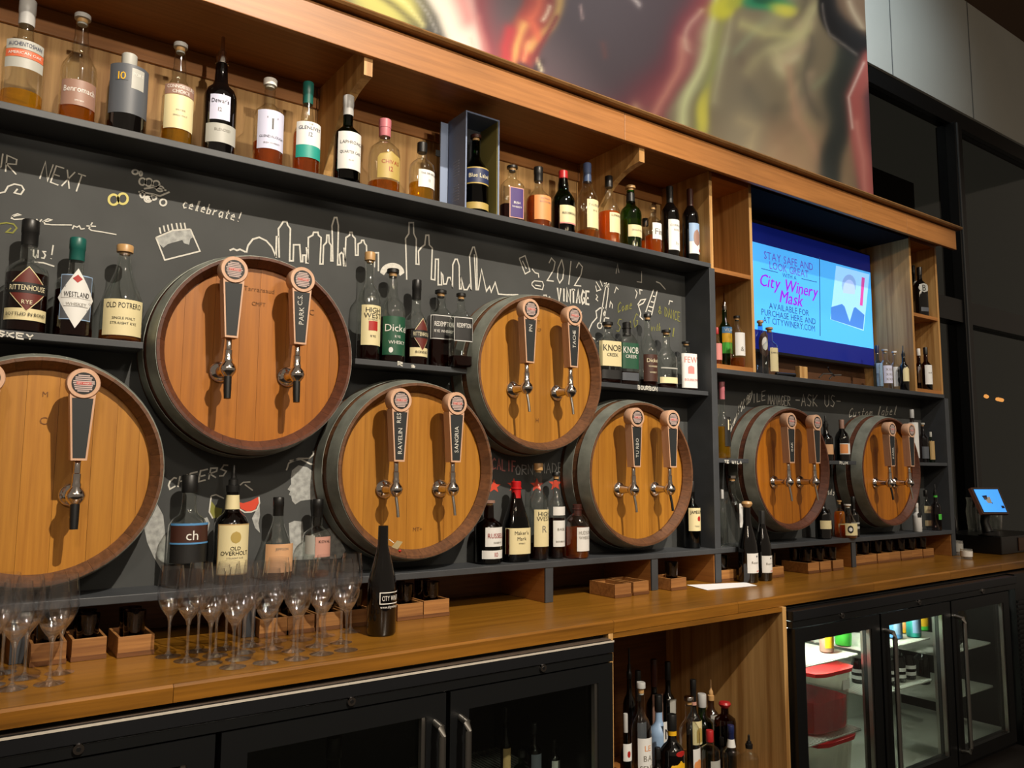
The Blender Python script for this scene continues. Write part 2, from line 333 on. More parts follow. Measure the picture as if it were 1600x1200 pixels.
# oak back above the shelf, board by board, with top rail
for i, (a, b_) in enumerate(((XL, -2.9), (-2.9, -1.775), (-1.775, -.53), (-.53, .012))):
    MB().box(a+.001, b_-.001, YO, YO+.012, ZS, 1.80).build('oak_panel', MATS['oak_v'], bb)
    MB().box(a+.001, b_-.001, YO-.014, YO, 1.80, 1.88).build('oak_rail', MATS['oak_h'], bb, bevel=.003)
MB().box(XL, 2.118, -.087, YO+.05, 1.88, 1.90).build('soffit', MATS['oak_h'], bb)
fs_ = [XL, -.62, 1.10, 1.56, 2.125]
for a, b_ in zip(fs_[:-1], fs_[1:]): MB().box(a+.0005, b_-.0005, -.105, -.087, 1.833, 1.950).build('cornice_fascia', MATS['oak_h'], bb, bevel=.002)
MB().box(2.106, 2.125, -.087, YO+.05, 1.902, 1.950).build('cornice_return', MATS['oak_h'], bb, bevel=.002)
m = MB(); pr_ = [(.30, 1.956), (-.120, 1.956), (-.131, 1.959), (-.137, 1.966), (-.131, 1.974), (-.120, 1.978), (.30, 1.978)]
n = len(pr_); vs = [(XL, p, q) for p, q in pr_]+[(2.155, p, q) for p, q in pr_]
m.add(vs, [(i, (i+1) % n, (i+1) % n+n, i+n) for i in range(n)]+[tuple(range(n))[::-1], tuple(range(n, 2*n))]); m.build('cornice_cap', mat('cap_oak', '#7d5a34', .4, noise=.15, nscale=20), bb)
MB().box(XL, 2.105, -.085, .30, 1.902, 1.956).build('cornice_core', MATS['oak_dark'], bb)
for X in (-2.99, -1.765, -.52):       # curved brackets under the cornice
    pts = [(YO, 1.88), (YO, ZS+.001), (YO-.045, ZS+.001), (YO-.055, 1.50), (.235, 1.55), (.205, 1.60), (.165, 1.65), (.125, 1.69), (.095, 1.717), (.062, 1.737), (.02, 1.755), (-.03, 1.766), (-.086, 1.773), (-.086, 1.88)]
    m = MB(); n = len(pts); vs = [(X-.0, y, z) for y, z in pts]+[(X+.03, y, z) for y, z in pts]
    m.add(vs, [tuple(range(n))[::-1], tuple(range(n, 2*n))]+[(i, i+n, (i+1) % n+n, (i+1) % n)[::-1] for i in range(n)]); m.build('bracket', MATS['oak_v'], bb)
# cubby towers either side of the television
def tower(x0, x1):
    t = .02
    MB().box(x0, x0+t, 0, YO, .957, 1.88).build('tower_side', MATS['oak_v'], bb, bevel=.0015)
    MB().box(x1-t, x1, 0, YO, .957, 1.88).build('tower_side', MATS['oak_v'], bb, bevel=.0015)
    MB().box(x0+t, x1-t, .002, YO, .957, .977).build('tower_bottom', MATS['oak_h'], bb)
    MB().box(x0+t, x1-t, .002, YO, 1.405, 1.425).build('tower_shelf', MATS['oak_h'], bb)
    MB().box(x0+t, x1-t, .002, YO, 1.86, 1.88).build('tower_top', MATS['oak_h'], bb)
    MB().box(x0, x1, YO, YO+.012, .957, 1.88).build('tower_back', MATS['oak_v'], bb)
tower(.012, .318); tower(1.768, 2.088)
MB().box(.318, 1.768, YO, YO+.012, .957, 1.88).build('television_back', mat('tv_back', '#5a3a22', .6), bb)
MB().box(.318, 1.768, -.001, YO, 1.868, 1.8795).build('television_soffit', mat('tv_soffit', '#191616', .9, spec=.1), bb)
# ------------------------------------------------------------------ chalk drawings on the board
def px_poly(pts, ox, oy, s, Y=YB-.0012): return [(float(p[0]), float(p[2])) for p in (at(ox+a*s, oy+b*s, Y=Y) for a, b in pts)]
def stroke(name, strokes, ox, oy, s, w=.0055, m='chalk_white', Y=YB-.0012):
    mb = MB()
    for st in strokes:
        if len(st) > 1: mb.ribbon(px_poly(st, ox, oy, s, Y), w, Y)
    return mb.build(name, MATS[m], cb)
def patch(name, poly, ox, oy, s, m, Y=YB-.0008):
    P = px_poly(poly, ox, oy, s, Y); return MB().prism(P, Y, YB).build(name, MATS[m], cb)
def ell(cx, cy, rx, ry, n=24, a0=0, a1=360): return [(cx+rx*math.cos(math.radians(a0+(a1-a0)*i/n)), cy+ry*math.sin(math.radians(a0+(a1-a0)*i/n))) for i in range(n+1)]
stroke('chalk_skyline', [
 [(35,285),(60,275),(80,285),(100,278),(135,295)], [(140,298),(150,255),(180,215),(220,203),(265,225),(300,265),(325,325)], [(325,330),(328,200),(342,200)],
 [(345,330),(340,150),(355,130),(370,105),(393,105),(397,125),(415,150),(410,350),(432,350),(435,250),(473,250),(480,355),(492,355),(492,315),(510,315),(512,362),(525,362),(515,270),(527,270)],
 [(525,362),(527,205),(555,190),(560,172),(587,172),(590,190),(607,205),(600,370),(618,370),(622,255),(640,235),(643,190),(655,190),(657,235),(670,255),(668,350),(680,350),(675,130),(690,80),(705,80),(715,130),(710,375),(728,375),(722,310),(735,298),(745,310),(748,380),(760,380),(750,268)],
 [(755,380),(762,205),(785,190),(787,172),(800,172),(805,195),(820,210),(822,315),(838,315),(838,245),(858,235),(860,222),(874,222),(878,240),(890,255),(892,300)], [(940,390),(942,300),(965,300),(965,415)],
 [(1142,468),(1135,210),(1155,180),(1157,112),(1184,112),(1186,180),(1202,215),(1200,370),(1218,372),(1215,290),(1235,265),(1255,250),(1262,190),(1280,190),(1283,250),(1302,270),(1295,465),(1318,470),(1322,340),(1340,340),(1338,500),(1360,500),(1358,425),(1368,440),(1372,495),(1390,495),(1400,455),(1415,455),(1428,520),(1430,375),(1445,340),(1458,340),(1470,380),(1472,525),(1485,525),(1478,445),(1500,530),(1520,530),(1535,500),(1545,535),(1535,320),(1555,265),(1565,265),(1580,325),(1582,530)],
 [(1565,70+240),(1575,530),(1590,530),(1610,405),(1640,540),(1660,510),(1670,545),(1695,485),(1715,558),(1770,562),(1840,562)]], 350, 320, .25)
patch('chalk_mushroom', ell(1052, 425, 75, 62, 16, 180, 360)+[(1100, 445), (1080, 410), (1020, 410), (1000, 440)], 350, 320, .25, 'chalk_white')
# single-stroke hand lettering
G = {'A':[[(0,0),(.5,1),(1,0)],[(.2,.4),(.8,.4)]],'C':[[(1,.85),(.6,1),(.1,.75),(0,.4),(.3,0),(1,.15)]],'D':[[(0,0),(0,1),(.6,.9),(1,.5),(.6,.05),(0,0)]],'E':[[(1,1),(0,1),(0,0),(1,0)],[(0,.5),(.8,.5)]],'F':[[(1,1),(0,1),(0,0)],[(0,.5),(.8,.5)]],
 'G':[[(1,.85),(.5,1),(0,.5),(.4,0),(1,.15),(1,.45),(.6,.45)]],'H':[[(0,0),(0,1)],[(1,0),(1,1)],[(0,.5),(1,.5)]],'I':[[(.5,0),(.5,1)]],'K':[[(0,0),(0,1)],[(1,1),(0,.45),(1,0)]],'L':[[(0,1),(0,0),(.9,0)]],'M':[[(0,0),(.1,1),(.5,.4),(.9,1),(1,0)]],'N':[[(0,0),(0,1),(1,0),(1,1)]],
 'O':[[(.5,1),(0,.6),(.2,.05),(.8,.05),(1,.6),(.5,1)]],'P':[[(0,0),(0,1),(.9,.9),(.9,.55),(0,.45)]],'R':[[(0,0),(0,1),(.9,.9),(.9,.6),(0,.5),(1,0)]],'S':[[(1,.9),(.4,1),(.1,.7),(.9,.35),(.6,0),(0,.1)]],'T':[[(0,1),(1,1)],[(.5,1),(.5,0)]],'U':[[(0,1),(.05,.2),(.5,0),(.95,.2),(1,1)]],'V':[[(0,1),(.5,0),(1,1)]],
 'X':[[(0,1),(1,0)],[(1,1),(0,0)]],'Y':[[(0,1),(.5,.5),(1,1)],[(.5,.5),(.5,0)]],'W':[[(0,1),(.25,0),(.5,.7),(.75,0),(1,1)]],'B':[[(0,0),(0,1),(.8,.85),(.7,.55),(0,.5),(.9,.35),(.8,0),(0,0)]],'2':[[(0,.75),(.3,1),(.9,.85),(.8,.5),(0,0),(1,.02)]],'0':[[(.5,1),(.05,.6),(.1,.2),(.5,0),(.9,.2),(.95,.6),(.5,1)]],'1':[[(.5,1),(.5,0)]],'!':[[(.6,1),(.5,.3)],[(.48,.08),(.45,0)]],'-':[[(0,.5),(1,.5)]],'&':[[(1,.1),(.2,.8),(.5,1),(.7,.75),(0,.3),(.4,0),(1,.4)]],
 'a':[[(.8,.5),(.3,.55),(.05,.25),(.3,0),(.8,.2)],[(.8,.55),(.85,0),(1,.05)]],'b':[[(.1,1),(.1,0),(.7,.05),(.8,.4),(.1,.5)]],'c':[[(.8,.5),(.3,.55),(.05,.25),(.4,0),(.9,.1)]],'e':[[(.05,.3),(.8,.35),(.5,.58),(.1,.4),(.15,.08),(.9,.05)]],'h':[[(.1,1),(.1,0)],[(.1,.4),(.6,.5),(.7,0)]],'i':[[(.5,.5),(.5,0)]],'l':[[(.3,0),(.4,1),(.6,1),(.5,.1),(.8,0)]],'m':[[(0,0),(.1,.5),(.4,.5),(.45,0)],[(.45,.4),(.8,.5),(.9,0)]],
 'n':[[(.05,0),(.1,.5)],[(.1,.4),(.6,.55),(.75,0),(1,.05)]],'o':[[(.5,.55),(.05,.3),(.4,0),(.9,.25),(.5,.55)]],'r':[[(.1,0),(.15,.5),(.3,.4),(.8,.55)]],'s':[[(.9,.5),(.3,.5),(.8,.25),(.6,0),(.1,.05)]],'t':[[(.5,.9),(.4,.05),(.8,.05)],[(.1,.55),(.9,.6)]],'u':[[(.05,.55),(.1,.1),(.5,0),(.8,.3)],[(.85,.55),(.9,0)]],'v':[[(0,.55),(.4,0),(.9,.55)]],'w':[[(0,.55),(.25,0),(.5,.4),(.7,0),(1,.55)]],'g':[[(.8,.5),(.2,.5),(.1,.2),(.7,.1),(.8,.5),(.8,-.3),(.2,-.35)]],'p':[[(.1,.5),(.1,-.4)],[(.1,.45),(.8,.45),(.7,.05),(.1,.05)]],'d':[[(.8,1),(.8,0)],[(.8,.5),(.2,.45),(.1,.1),(.8,.05)]]}
def hand(name, txt, p0, p1, h, m='chalk_white', w=.0036, slant=.1, Y=YB-.0012):
    """chalk words written along p0->p1 (photo frame, only to find their place on the board)"""
    n = len(txt); dx = (p1[0]-p0[0])/n; dy = (p1[1]-p0[1])/n; sts = []
    for i, c in enumerate(txt):
        for st in G.get(c, []):
            sts.append([(p0[0]+dx*(i+.72*a)+slant*h*b, p0[1]+dy*(i+.72*a)-h*b+random.uniform(-.02, .02)*h) for a, b in st])
    return stroke(name, sts, 0, 0, 1, w, m, Y)
hand('chalk_words', 'YOUR', (-62, 248), (32, 275), 26); hand('chalk_words', 'NEXT', (62, 279), (130, 303), 26, slant=.35)
stroke('chalk_words', [[(70,475),(100,468),(128,463),(110,456),(80,468),(72,484),(90,492),(150,488),(220,497)],[(228,488),(242,512),(262,490)],[(265,505),(300,503),(322,494),(300,488),(275,502),(280,520),(320,525),(450,526)],[(452,552),(462,532),(480,540),(496,532),(506,552),(530,548)],[(578,510),(556,548),(572,560),(640,570),(728,586)],[(540,532),(600,535)]], 0, 220, .25, .0035)
hand('chalk_words', 'us!', (51, 402), (88, 406), 22); stroke('chalk_flourish', [[(215,758),(270,762),(340,785)]], 0, 220, .25, .004)
stroke('chalk_flourish', [[(-20,330),(30,320),(50,285),(90,270),(135,280),(150,305),(130,335),(90,325),(110,300)]], 0, 220, .25, .004)
stroke('chalk_flourish', [[(-20,520),(40,512),(85,520),(105,545),(80,575),(40,570),(70,545)]], 0, 220, .25, .004, 'chalk_olive')
stroke('chalk_rings', [ell(710, 368, 30, 32), ell(768, 362, 30, 33)], 0, 220, .25, .0065, 'chalk_yellow')
stroke('chalk_flowers', [ell(845,195,18,14), ell(880,205,8,14), ell(890,255,20,22), ell(930,260,22,24), ell(975,270,22,20), ell(1000,300,22,16), ell(925,365,22,18), ell(925,365,9,8), ell(1020,385,20,20), ell(890,335,14,20), ell(960,355,18,14), [(865,318),(940,330),(1000,345),(1060,320)], [(900,300),(960,290),(1040,310)]], 0, 220, .25, .005)
hand('chalk_words', 'celebrate!', (285, 324), (378, 348), 15, w=.0035, slant=.3)
stroke('chalk_cake', [[(975,605),(1030,745),(1250,690),(1190,552)], [(975,605),(1080,560),(1190,552)]]+[[(x, y), (x-8, y-38)] for x, y in ((1005,580),(1030,568),(1055,562),(1080,556),(1110,552),(1135,550),(1160,550))], 0, 220, .25, .0045)
patch('chalk_icing', [(975,605),(1080,560),(1190,552),(1212,600),(1190,612),(1182,650),(1150,640),(1140,620),(1050,645),(1020,668),(1000,650)], 0, 220, .25, 'chalk_wash')
# right part of the left bay
hand('chalk_number', '2012', (855, 438), (912, 449), 36, w=.005); hand('chalk_vintage', 'VINTAGE', (871, 470), (923, 476), 20, w=.0085, slant=0)
stroke('chalk_tag', [[(285,95),(322,78),(352,175),(322,192),(285,95)], [(305,110),(330,160)], [(365,248),(380,235),(430,240),(438,262),(430,290),(385,282),(365,262),(365,248)], [(385,262),(420,268)], [(365,160),(385,185),(405,190),(408,215)], [(435,325),(455,325),(460,345),(475,335),(480,345)]], 740, 380, .25, .0045)
stroke('chalk_guitar', [[(830,245),(815,330),(790,500)], [(845,250),(838,330),(815,490)], [(815,250),(848,268)], [(818,268),(845,275)], [(815,405),(790,405),(765,425),(770,465),(740,500),(722,540),(725,580),(760,600)], [(830,410),(812,440),(820,465),(848,470)], ell(788,515,14,18)], 740, 380, .25, .0055)
for st_ in [[(765,320),(775,335),(765,350),(778,362)], [(880,312),(892,275),(905,290)], [(850,402),(855,365),(868,385),(866,408)], [(1010,290),(1022,310),(1012,345)], [(1040,320),(1038,290),(1055,295)], [(1220,385),(1225,360),(1245,365)], [(640,440),(655,470),(675,430),(668,475),(645,478)], [(890,190),(900,130),(908,185)], [(1020,240),(1050,245),(1050,175)], [(765,240),(795,290),(770,300),(762,265)], [(790,230),(805,270)]]: stroke('chalk_note', [st_], 740, 380, .25, .0045)
stroke('chalk_saxophone', [[(1025,385),(1045,355),(1075,350),(1060,375),(1030,390),(1045,440),(1040,460),(1060,478)], [(1125,290),(1075,430)], [(1148,295),(1112,450)], [(1120,330),(1140,335)], [(1108,365),(1130,370)], [(1095,395),(1120,402)], [(1090,420),(1112,428)], [(1140,240),(1165,250),(1200,290)]], 740, 380, .25, .0055)
hand('chalk_words', 'Come', (965, 488), (989, 482), 15, 'chalk_olive', .0035); hand('chalk_words', 'SinG', (963, 519), (998, 509), 20, 'chalk_olive', .0035)
hand('chalk_words', '&', (1029, 490), (1035, 492), 12, 'chalk_olive', .0035, 0); hand('chalk_words', 'DANCE', (1039, 494), (1064, 503), 14, 'chalk_olive', .0035, 0); hand('chalk_words', 'with', (1017, 517), (1033, 517), 12, 'chalk_olive', .003); hand('chalk_words', 'all', (1036, 526), (1056, 526), 13, 'chalk_olive', .003)
# low centre: tasting scene
hand('chalk_words', 'CHEERS', (262, 765), (358, 741), 17, w=.0045, slant=.2)
patch('chalk_face', [(945,140),(985,108),(1040,120),(1095,160),(1110,330),(1060,322),(1000,330),(965,352),(945,330),(940,300),(925,292),(935,270),(918,258),(940,225),(938,185)], 220, 700, .25, 'chalk_wash')
stroke('chalk_hair', [[(910,140),(925,95),(985,65),(1050,65),(1080,40),(1075,20)], [(930,80),(1000,70),(1060,100),(1110,105)]], 220, 700, .25, .005)
patch('chalk_shoulder', [(925,470),(960,455),(1010,460),(1020,560),(1180,500),(1240,560),(1280,640),(1250,690),(940,700),(930,560)], 220, 700, .25, 'chalk_wash')
patch('chalk_leaf', [(20,495),(100,345),(140,420),(155,560),(140,780),(80,680),(40,590)], 220, 700, .25, 'chalk_wash')
patch('chalk_wine', [(610,338),(640,345),(690,330),(735,305),(738,340),(715,385),(670,400),(625,378)], 220, 700, .25, 'chalk_red')
stroke('chalk_glass', [[(600,345),(615,380),(650,402),(690,400),(725,385),(742,345),(738,305)], [(440,300),(470,292),(520,315)], [(440,300),(428,400),(450,440)], [(600,250),(640,215),(685,212)], [(650,228),(700,265)]], 220, 700, .25, .004)
patch('chalk_olive_wine', [(440,330),(470,370),(510,380),(500,430),(450,440),(430,400)], 220, 700, .25, 'chalk_olive')
patch('chalk_hand', [(395,440),(415,432),(432,470),(420,520),(385,530),(375,505),(400,490)], 220, 700, .25, 'chalk_wash')
patch('chalk_hand', [(695,440),(715,400),(742,350),(745,420),(735,470),(745,530),(715,500)], 220, 700, .25, 'chalk_wash')
hand('chalk_words', 'CALIF', (769, 733), (808, 738), 17, 'chalk_pink', .005, 0); hand('chalk_words', 'ORN', (806, 742), (835, 741), 15, 'chalk_wash', .004, 0); hand('chalk_words', 'MADE', (844, 740), (882, 738), 15, 'chalk_wash', .004, 0)
def star(cx, cy, r): return [(cx+(r if i % 2 == 0 else r*.42)*math.sin(math.pi*i/5), cy-(r if i % 2 == 0 else r*.42)*math.cos(math.pi*i/5)) for i in range(10)]
for cx, cy in ((772, 760), (803, 758), (839, 758), (868, 756)): patch('chalk_star', star(cx, cy, 11), 0, 0, 1, 'chalk_red')
# right bay words
hand('chalk_words', 'OUR', (1139, 680), (1154, 646), 15, w=.005, slant=.3); hand('chalk_words', 'VINO', (1150, 652), (1174, 626), 20, w=.005, slant=.25)
hand('chalk_words', 'FILE', (1168, 632), (1198, 624), 14, w=.004, slant=0); hand('chalk_words', 'MANAGER', (1200, 632), (1236, 634), 15, w=.004, slant=0)
hand('chalk_words', '-ASK US-', (1243, 634), (1316, 636), 18, w=.005, slant=0); hand('chalk_words', 'Custom label', (1326, 652), (1402, 648), 14, w=.004, slant=.2); hand('chalk_words', 'nds', (1292, 772), (1305, 774), 9, w=.004)
# words on shelf edges
def edge_word(txt, u0, v0, u1, v1, h, Y): hand('chalk_words', txt, (u0, v0), (u1, v1), h, w=.004, slant=0, Y=Y)
edge_word('WHISKEY', -48, 519, 56, 532, 8, .0165); edge_word('Rye', 622, 571, 652, 575, 6, .0165); edge_word('BOURBON', 997, 608, 1028, 611, 6, .0165); edge_word('TEQUILA', 1132, 723, 1160, 725, 4, .0005); edge_word('RUM', 1312, 725, 1326, 726, 4, .0005)
# ------------------------------------------------------------------ poster on the upper wall
PY = .335
def paint_poster():
    xs = np.arange(-2.2, 2.0101, .0125); zs = np.arange(1.99, 3.75, .0125); nx, nz = len(xs), len(zs)
    XX, ZZ = np.meshgrid(xs, zs); P = np.stack([XX, np.full_like(XX, PY), ZZ], -1)-CP
    w = P@FW; U = 800+F*(P@RT)/w; V = 600-F*(P@UP)/w
    rng = np.random.RandomState(3); wob = sum(np.sin(U*a+V*b+c)*d for a, b, c, d in zip(rng.uniform(-.06, .06, 9), rng.uniform(-.06, .06, 9), rng.uniform(0, 6, 9), rng.uniform(2, 6, 9)))
    U2, V2 = U+wob*.6, V+wob*.4
    C = np.empty(U.shape+(3,)); C[:] = (146, 134, 112)
    def mixin(a, col): C[:] = C*(1-a[..., None])+np.array(col, float)*a[..., None]
    def sm(d, s): return 1/(1+np.exp(np.clip(d/s, -40, 40)))
    def e(cx, cy, rx, ry, col, s=.12, k=1., rot=0):
        c, si = math.cos(math.radians(rot)), math.sin(math.radians(rot)); dx, dy = U2-cx, V2-cy
        q = np.sqrt(((dx*c+dy*si)/rx)**2+((-dx*si+dy*c)/ry)**2); mixin(sm(q-1, s)*k, col)
    def line(pts, wd, col, s=4., k=1., clean=False):
        a, b = (U, V) if clean else (U2, V2); D = np.full(U.shape, 1e9)
        for (x0, y0), (x1, y1) in zip(pts[:-1], pts[1:]):
            dx, dy = x1-x0, y1-y0; t = np.clip(((a-x0)*dx+(b-y0)*dy)/(dx*dx+dy*dy), 0, 1); D = np.minimum(D, np.hypot(a-x0-t*dx, b-y0-t*dy))
        mixin(sm(D-wd/2, s)*k, col)
    C[:] = (128, 116, 92)
    for k in range(26):                                        # glassy folds over the right half
        x0 = rng.uniform(1110, 1330); y0 = rng.uniform(-60, 220); a = rng.uniform(.9, 2.1); l = rng.uniform(40, 130); c0 = [(170, 160, 118), (96, 90, 74), (186, 160, 130), (112, 96, 78), (146, 150, 116)][k % 5]
        line([(x0, y0), (x0+math.cos(a)*l*.6, y0+math.sin(a)*l*.5), (x0+math.cos(a+.4)*l, y0+math.sin(a)*l)], rng.uniform(5, 22), c0, 4, .75)
    e(1260, 250, 90, 60, (158, 128, 98), .22, .8); e(1165, 200, 40, 70, (140, 132, 110), .25, .7)
    line([(480, -90), (600, -10), (690, 58)], 150, (44, 42, 40), 3, 1, True); e(590, -8, 66, 40, (186, 182, 92), .14, 1, 32); line([(560, -30), (610, 5), (648, 38)], 7, (96, 90, 40), 2); line([(575, -40), (628, 2), (655, 36)], 4, (214, 210, 140), 2); line([(628, -30), (668, 20), (682, 50)], 2.5, (150, 150, 146), 1.5, 1, True)
    line([(655, -80), (712, 10), (742, 90)], 66, (216, 212, 200), 3, 1, True); line([(700, -60), (722, 5), (730, 28)], 26, (188, 108, 108), 6, .8); line([(735, 60), (740, 75)], 4, (176, 170, 160), 2, .7)
    line([(738, -60), (762, 30), (772, 95)], 22, (128, 34, 48), 5); line([(752, 30), (764, 90)], 8, (196, 120, 112), 3, .7)
    e(935, -40, 185, 232, (120, 48, 60), .035); e(925, -58, 160, 228, (84, 68, 74), .05)
    line([(850, 150), (905, 176), (985, 182), (1040, 150)], 16, (150, 70, 78), 7, .85); line([(868, 168), (930, 192), (1000, 196)], 9, (214, 164, 148), 4, .9); line([(985, 185), (998, 172), (1010, 190)], 8, (226, 200, 150), 4, .9)
    line([(1090, -40), (1084, 50), (1060, 120), (1022, 196)], 22, (150, 66, 74), 5, .95); line([(1078, 70), (1046, 150), (1012, 205)], 9, (214, 150, 128), 3, .9); line([(1088, 10), (1078, 80)], 4, (220, 180, 160), 2, .9)
    line([(1110, -40), (1102, 70), (1080, 140), (1056, 222)], 15, (222, 228, 168), 4); line([(1128, -20), (1114, 60), (1104, 150), (1076, 240)], 12, (150, 156, 84), 5, .9); line([(1136, 20), (1126, 90), (1120, 160)], 8, (196, 192, 150), 5, .7)
    e(1122, 6, 24, 18, (206, 200, 56), .18); e(1099, 178, 9, 34, (218, 210, 84), .25, .95, 12); e(1150, 2, 22, 10, (176, 176, 60), .25)
    line([(852, -60), (842, 15), (818, 58), (806, 108)], 52, (150, 46, 36), 3, 1, True); line([(872, -30), (852, 36), (826, 72)], 15, (214, 172, 92), 3); line([(818, 36), (806, 70), (799, 104)], 9, (232, 190, 104), 2.5); line([(840, -20), (824, 26), (838, 58)], 10, (226, 106, 70), 3); line([(800, 50), (789, 74), (792, 97)], 13, (176, 40, 48), 3); line([(812, 100), (828, 113), (842, 96)], 9, (44, 28, 32), 2.5); line([(836, 90), (843, 108)], 4, (226, 220, 180), 1.5)
    line([(858, 20), (846, 60), (832, 90)], 6, (120, 30, 30), 2); line([(846, 2), (838, 24)], 5, (246, 226, 200), 1.5); line([(824, 66), (816, 92)], 5, (244, 160, 110), 2); line([(905, 8), (912, 30)], 2.5, (220, 190, 186), 1.5); line([(988, -6), (1000, 8)], 5, (236, 226, 222), 2); line([(945, 70), (950, 92)], 3, (120, 70, 66), 2)
    e(1198, 6, 32, 13, (44, 136, 92), .15); e(1198, 4, 14, 7, (26, 90, 62), .2); e(1224, 14, 15, 10, (212, 204, 84), .25); line([(1160, 38), (1205, 58), (1262, 50)], 14, (196, 190, 128), 5, .8)
    line([(1296, -20), (1254, 50), (1222, 84), (1232, 118)], 14, (206, 200, 148), 6, .75); line([(1228, 112), (1246, 90)], 8, (214, 208, 164), 4, .7); line([(1160, 190), (1192, 205), (1170, 240)], 12, (190, 172, 130), 7, .6); line([(1238, 110), (1252, 190), (1292, 284)], 11, (184, 146, 116), 4, .8); line([(1270, 60), (1262, 120), (1280, 180)], 12, (92, 86, 74), 5, .8)
    line([(1332, 92), (1312, 190), (1284, 290), (1272, 340)], 40, (50, 54, 50), 4)
    e(1346, 8, 62, 92, (28, 27, 28), .035, 1, -25); e(1352, -4, 40, 64, (112, 88, 68), .07, 1, -25); line([(1330, 4), (1346, 42)], 4, (206, 190, 160), 2, .8); line([(1290, 10), (1306, 60), (1340, 86)], 2, (160, 150, 140), 1.5, .8)
    line([(1390, 100), (1364, 150), (1374, 330)], 44, (96, 62, 70), 4); line([(1360, 92), (1336, 150), (1342, 215), (1364, 330)], 27, (182, 98, 92), 3, 1, True); line([(1350, 98), (1326, 152), (1332, 200)], 2.2, (240, 220, 206), 1.2, 1, True); line([(1336, 190), (1350, 250), (1358, 310)], 6, (222, 152, 138), 3, .85)
    C[:] = np.clip(C, 0, 255)/255; lc = np.where(C <= .04045, C/12.92, ((C+.055)/1.055)**2.4)
    V3 = np.stack([XX, np.full_like(XX, PY), ZZ], -1).reshape(-1, 3); base = len(V3); V4 = V3.copy(); V4[:, 1] = PY+.02
    i = np.arange(nz-1)[:, None]*nx+np.arange(nx-1)[None, :]; fq = np.stack([i, i+1, i+nx+1, i+nx], -1).reshape(-1, 4).tolist()
    rim = [0, nx-1, nz*nx-1, (nz-1)*nx]; bk = [tuple(V4[k]) for k in rim]
    me = bpy.data.meshes.new('wall_poster'); me.from_pydata(V3.tolist()+bk, [], fq+[(base+3, base+2, base+1, base)]+[(rim[a], base+a, base+(a+1) % 4, rim[(a+1) % 4]) for a in range(4)])
    ca = me.color_attributes.new('print', 'FLOAT_COLOR', 'POINT'); full = np.concatenate([np.concatenate([lc.reshape(-1, 3), np.ones((base, 1))], 1), np.full((4, 4), .3)]); ca.data.foreach_set('color', full.ravel())
    m, nt, b = node_mat('poster_print'); a = nt.nodes.new('ShaderNodeVertexColor'); a.layer_name = 'print'; nt.links.new(a.outputs[0], b.inputs['Base Color']); b.inputs['Roughness'].default_value = .55
    me.materials.append(m); o = bpy.data.objects.new('wall_poster', me); COL.objects.link(o)
    tag(o, 'large colour photo banner of swirling wine in glasses above the cornice', 'poster')
paint_poster()
# ------------------------------------------------------------------ barrels with taps
def arc_stave(r0, r1, R0, R1, y0, y1, a):
    m = MB(); vs = []; k = 3; ys = (y0, y0+.032, y1)
    for j, y in enumerate(ys):
        t = (y-y0)/(y1-y0); ro = R0+(R1-R0)*(1-(1-t)**2); ri = (R0-.0085, r0, r1)[j]
        for rr in (ro, ri):
            for i in range(k): an = -a/2+a*i/(k-1); vs.append((rr*math.sin(an), y, rr*math.cos(an)))
    idx = lambda j, s, i: j*2*k+s*k+i; fs = []
    for j in range(2):
        for i in range(k-1):
            fs.append((idx(j, 0, i), idx(j, 0, i+1), idx(j+1, 0, i+1), idx(j+1, 0, i))); fs.append((idx(j, 1, i+1), idx(j, 1, i), idx(j+1, 1, i), idx(j+1, 1, i+1)))
        fs.append((idx(j, 0, 0), idx(j+1, 0, 0), idx(j+1, 1, 0), idx(j, 1, 0))); fs.append((idx(j, 0, k-1), idx(j, 1, k-1), idx(j+1, 1, k-1), idx(j+1, 0, k-1)))
    for i in range(k-1): fs.append((idx(0, 0, i), idx(0, 1, i), idx(0, 1, i+1), idx(0, 0, i+1))); fs.append((idx(2, 0, i), idx(2, 0, i+1), idx(2, 1, i+1), idx(2, 1, i)))
    return m.add(vs, fs)
NST = 30
_st = {}
def get_stave(mt):
    if mt not in _st:
        o = arc_stave(.266, .283, .2935, .316, 0, .158, 2*math.pi/NST*.992).build('stave', MATS[mt]); _st[mt] = o.data; bpy.data.objects.remove(o)
    return _st[mt]
def flat_text(name, txt, h, m, parent, c, up=(0, 0, 1), right=(1, 0, 0), maxw=None, slant=0.):
    V, Fc = text_geo(txt, h, maxw, slant=slant); P3 = [tuple(c[i]+a*right[i]+b*up[i] for i in range(3)) for a, b in V]
    for w_ in sorted(set(text_geo.w)):                     # one piece per word
        fs = [f for f, k in zip(Fc, text_geo.w) if k == w_]; ix = {v: i for i, v in enumerate(sorted({v for f in fs for v in f}))}
        MB().add([P3[v] for v in sorted(ix, key=ix.get)], [tuple(ix[v] for v in f) for f in fs]).build(name, MATS[m], parent)
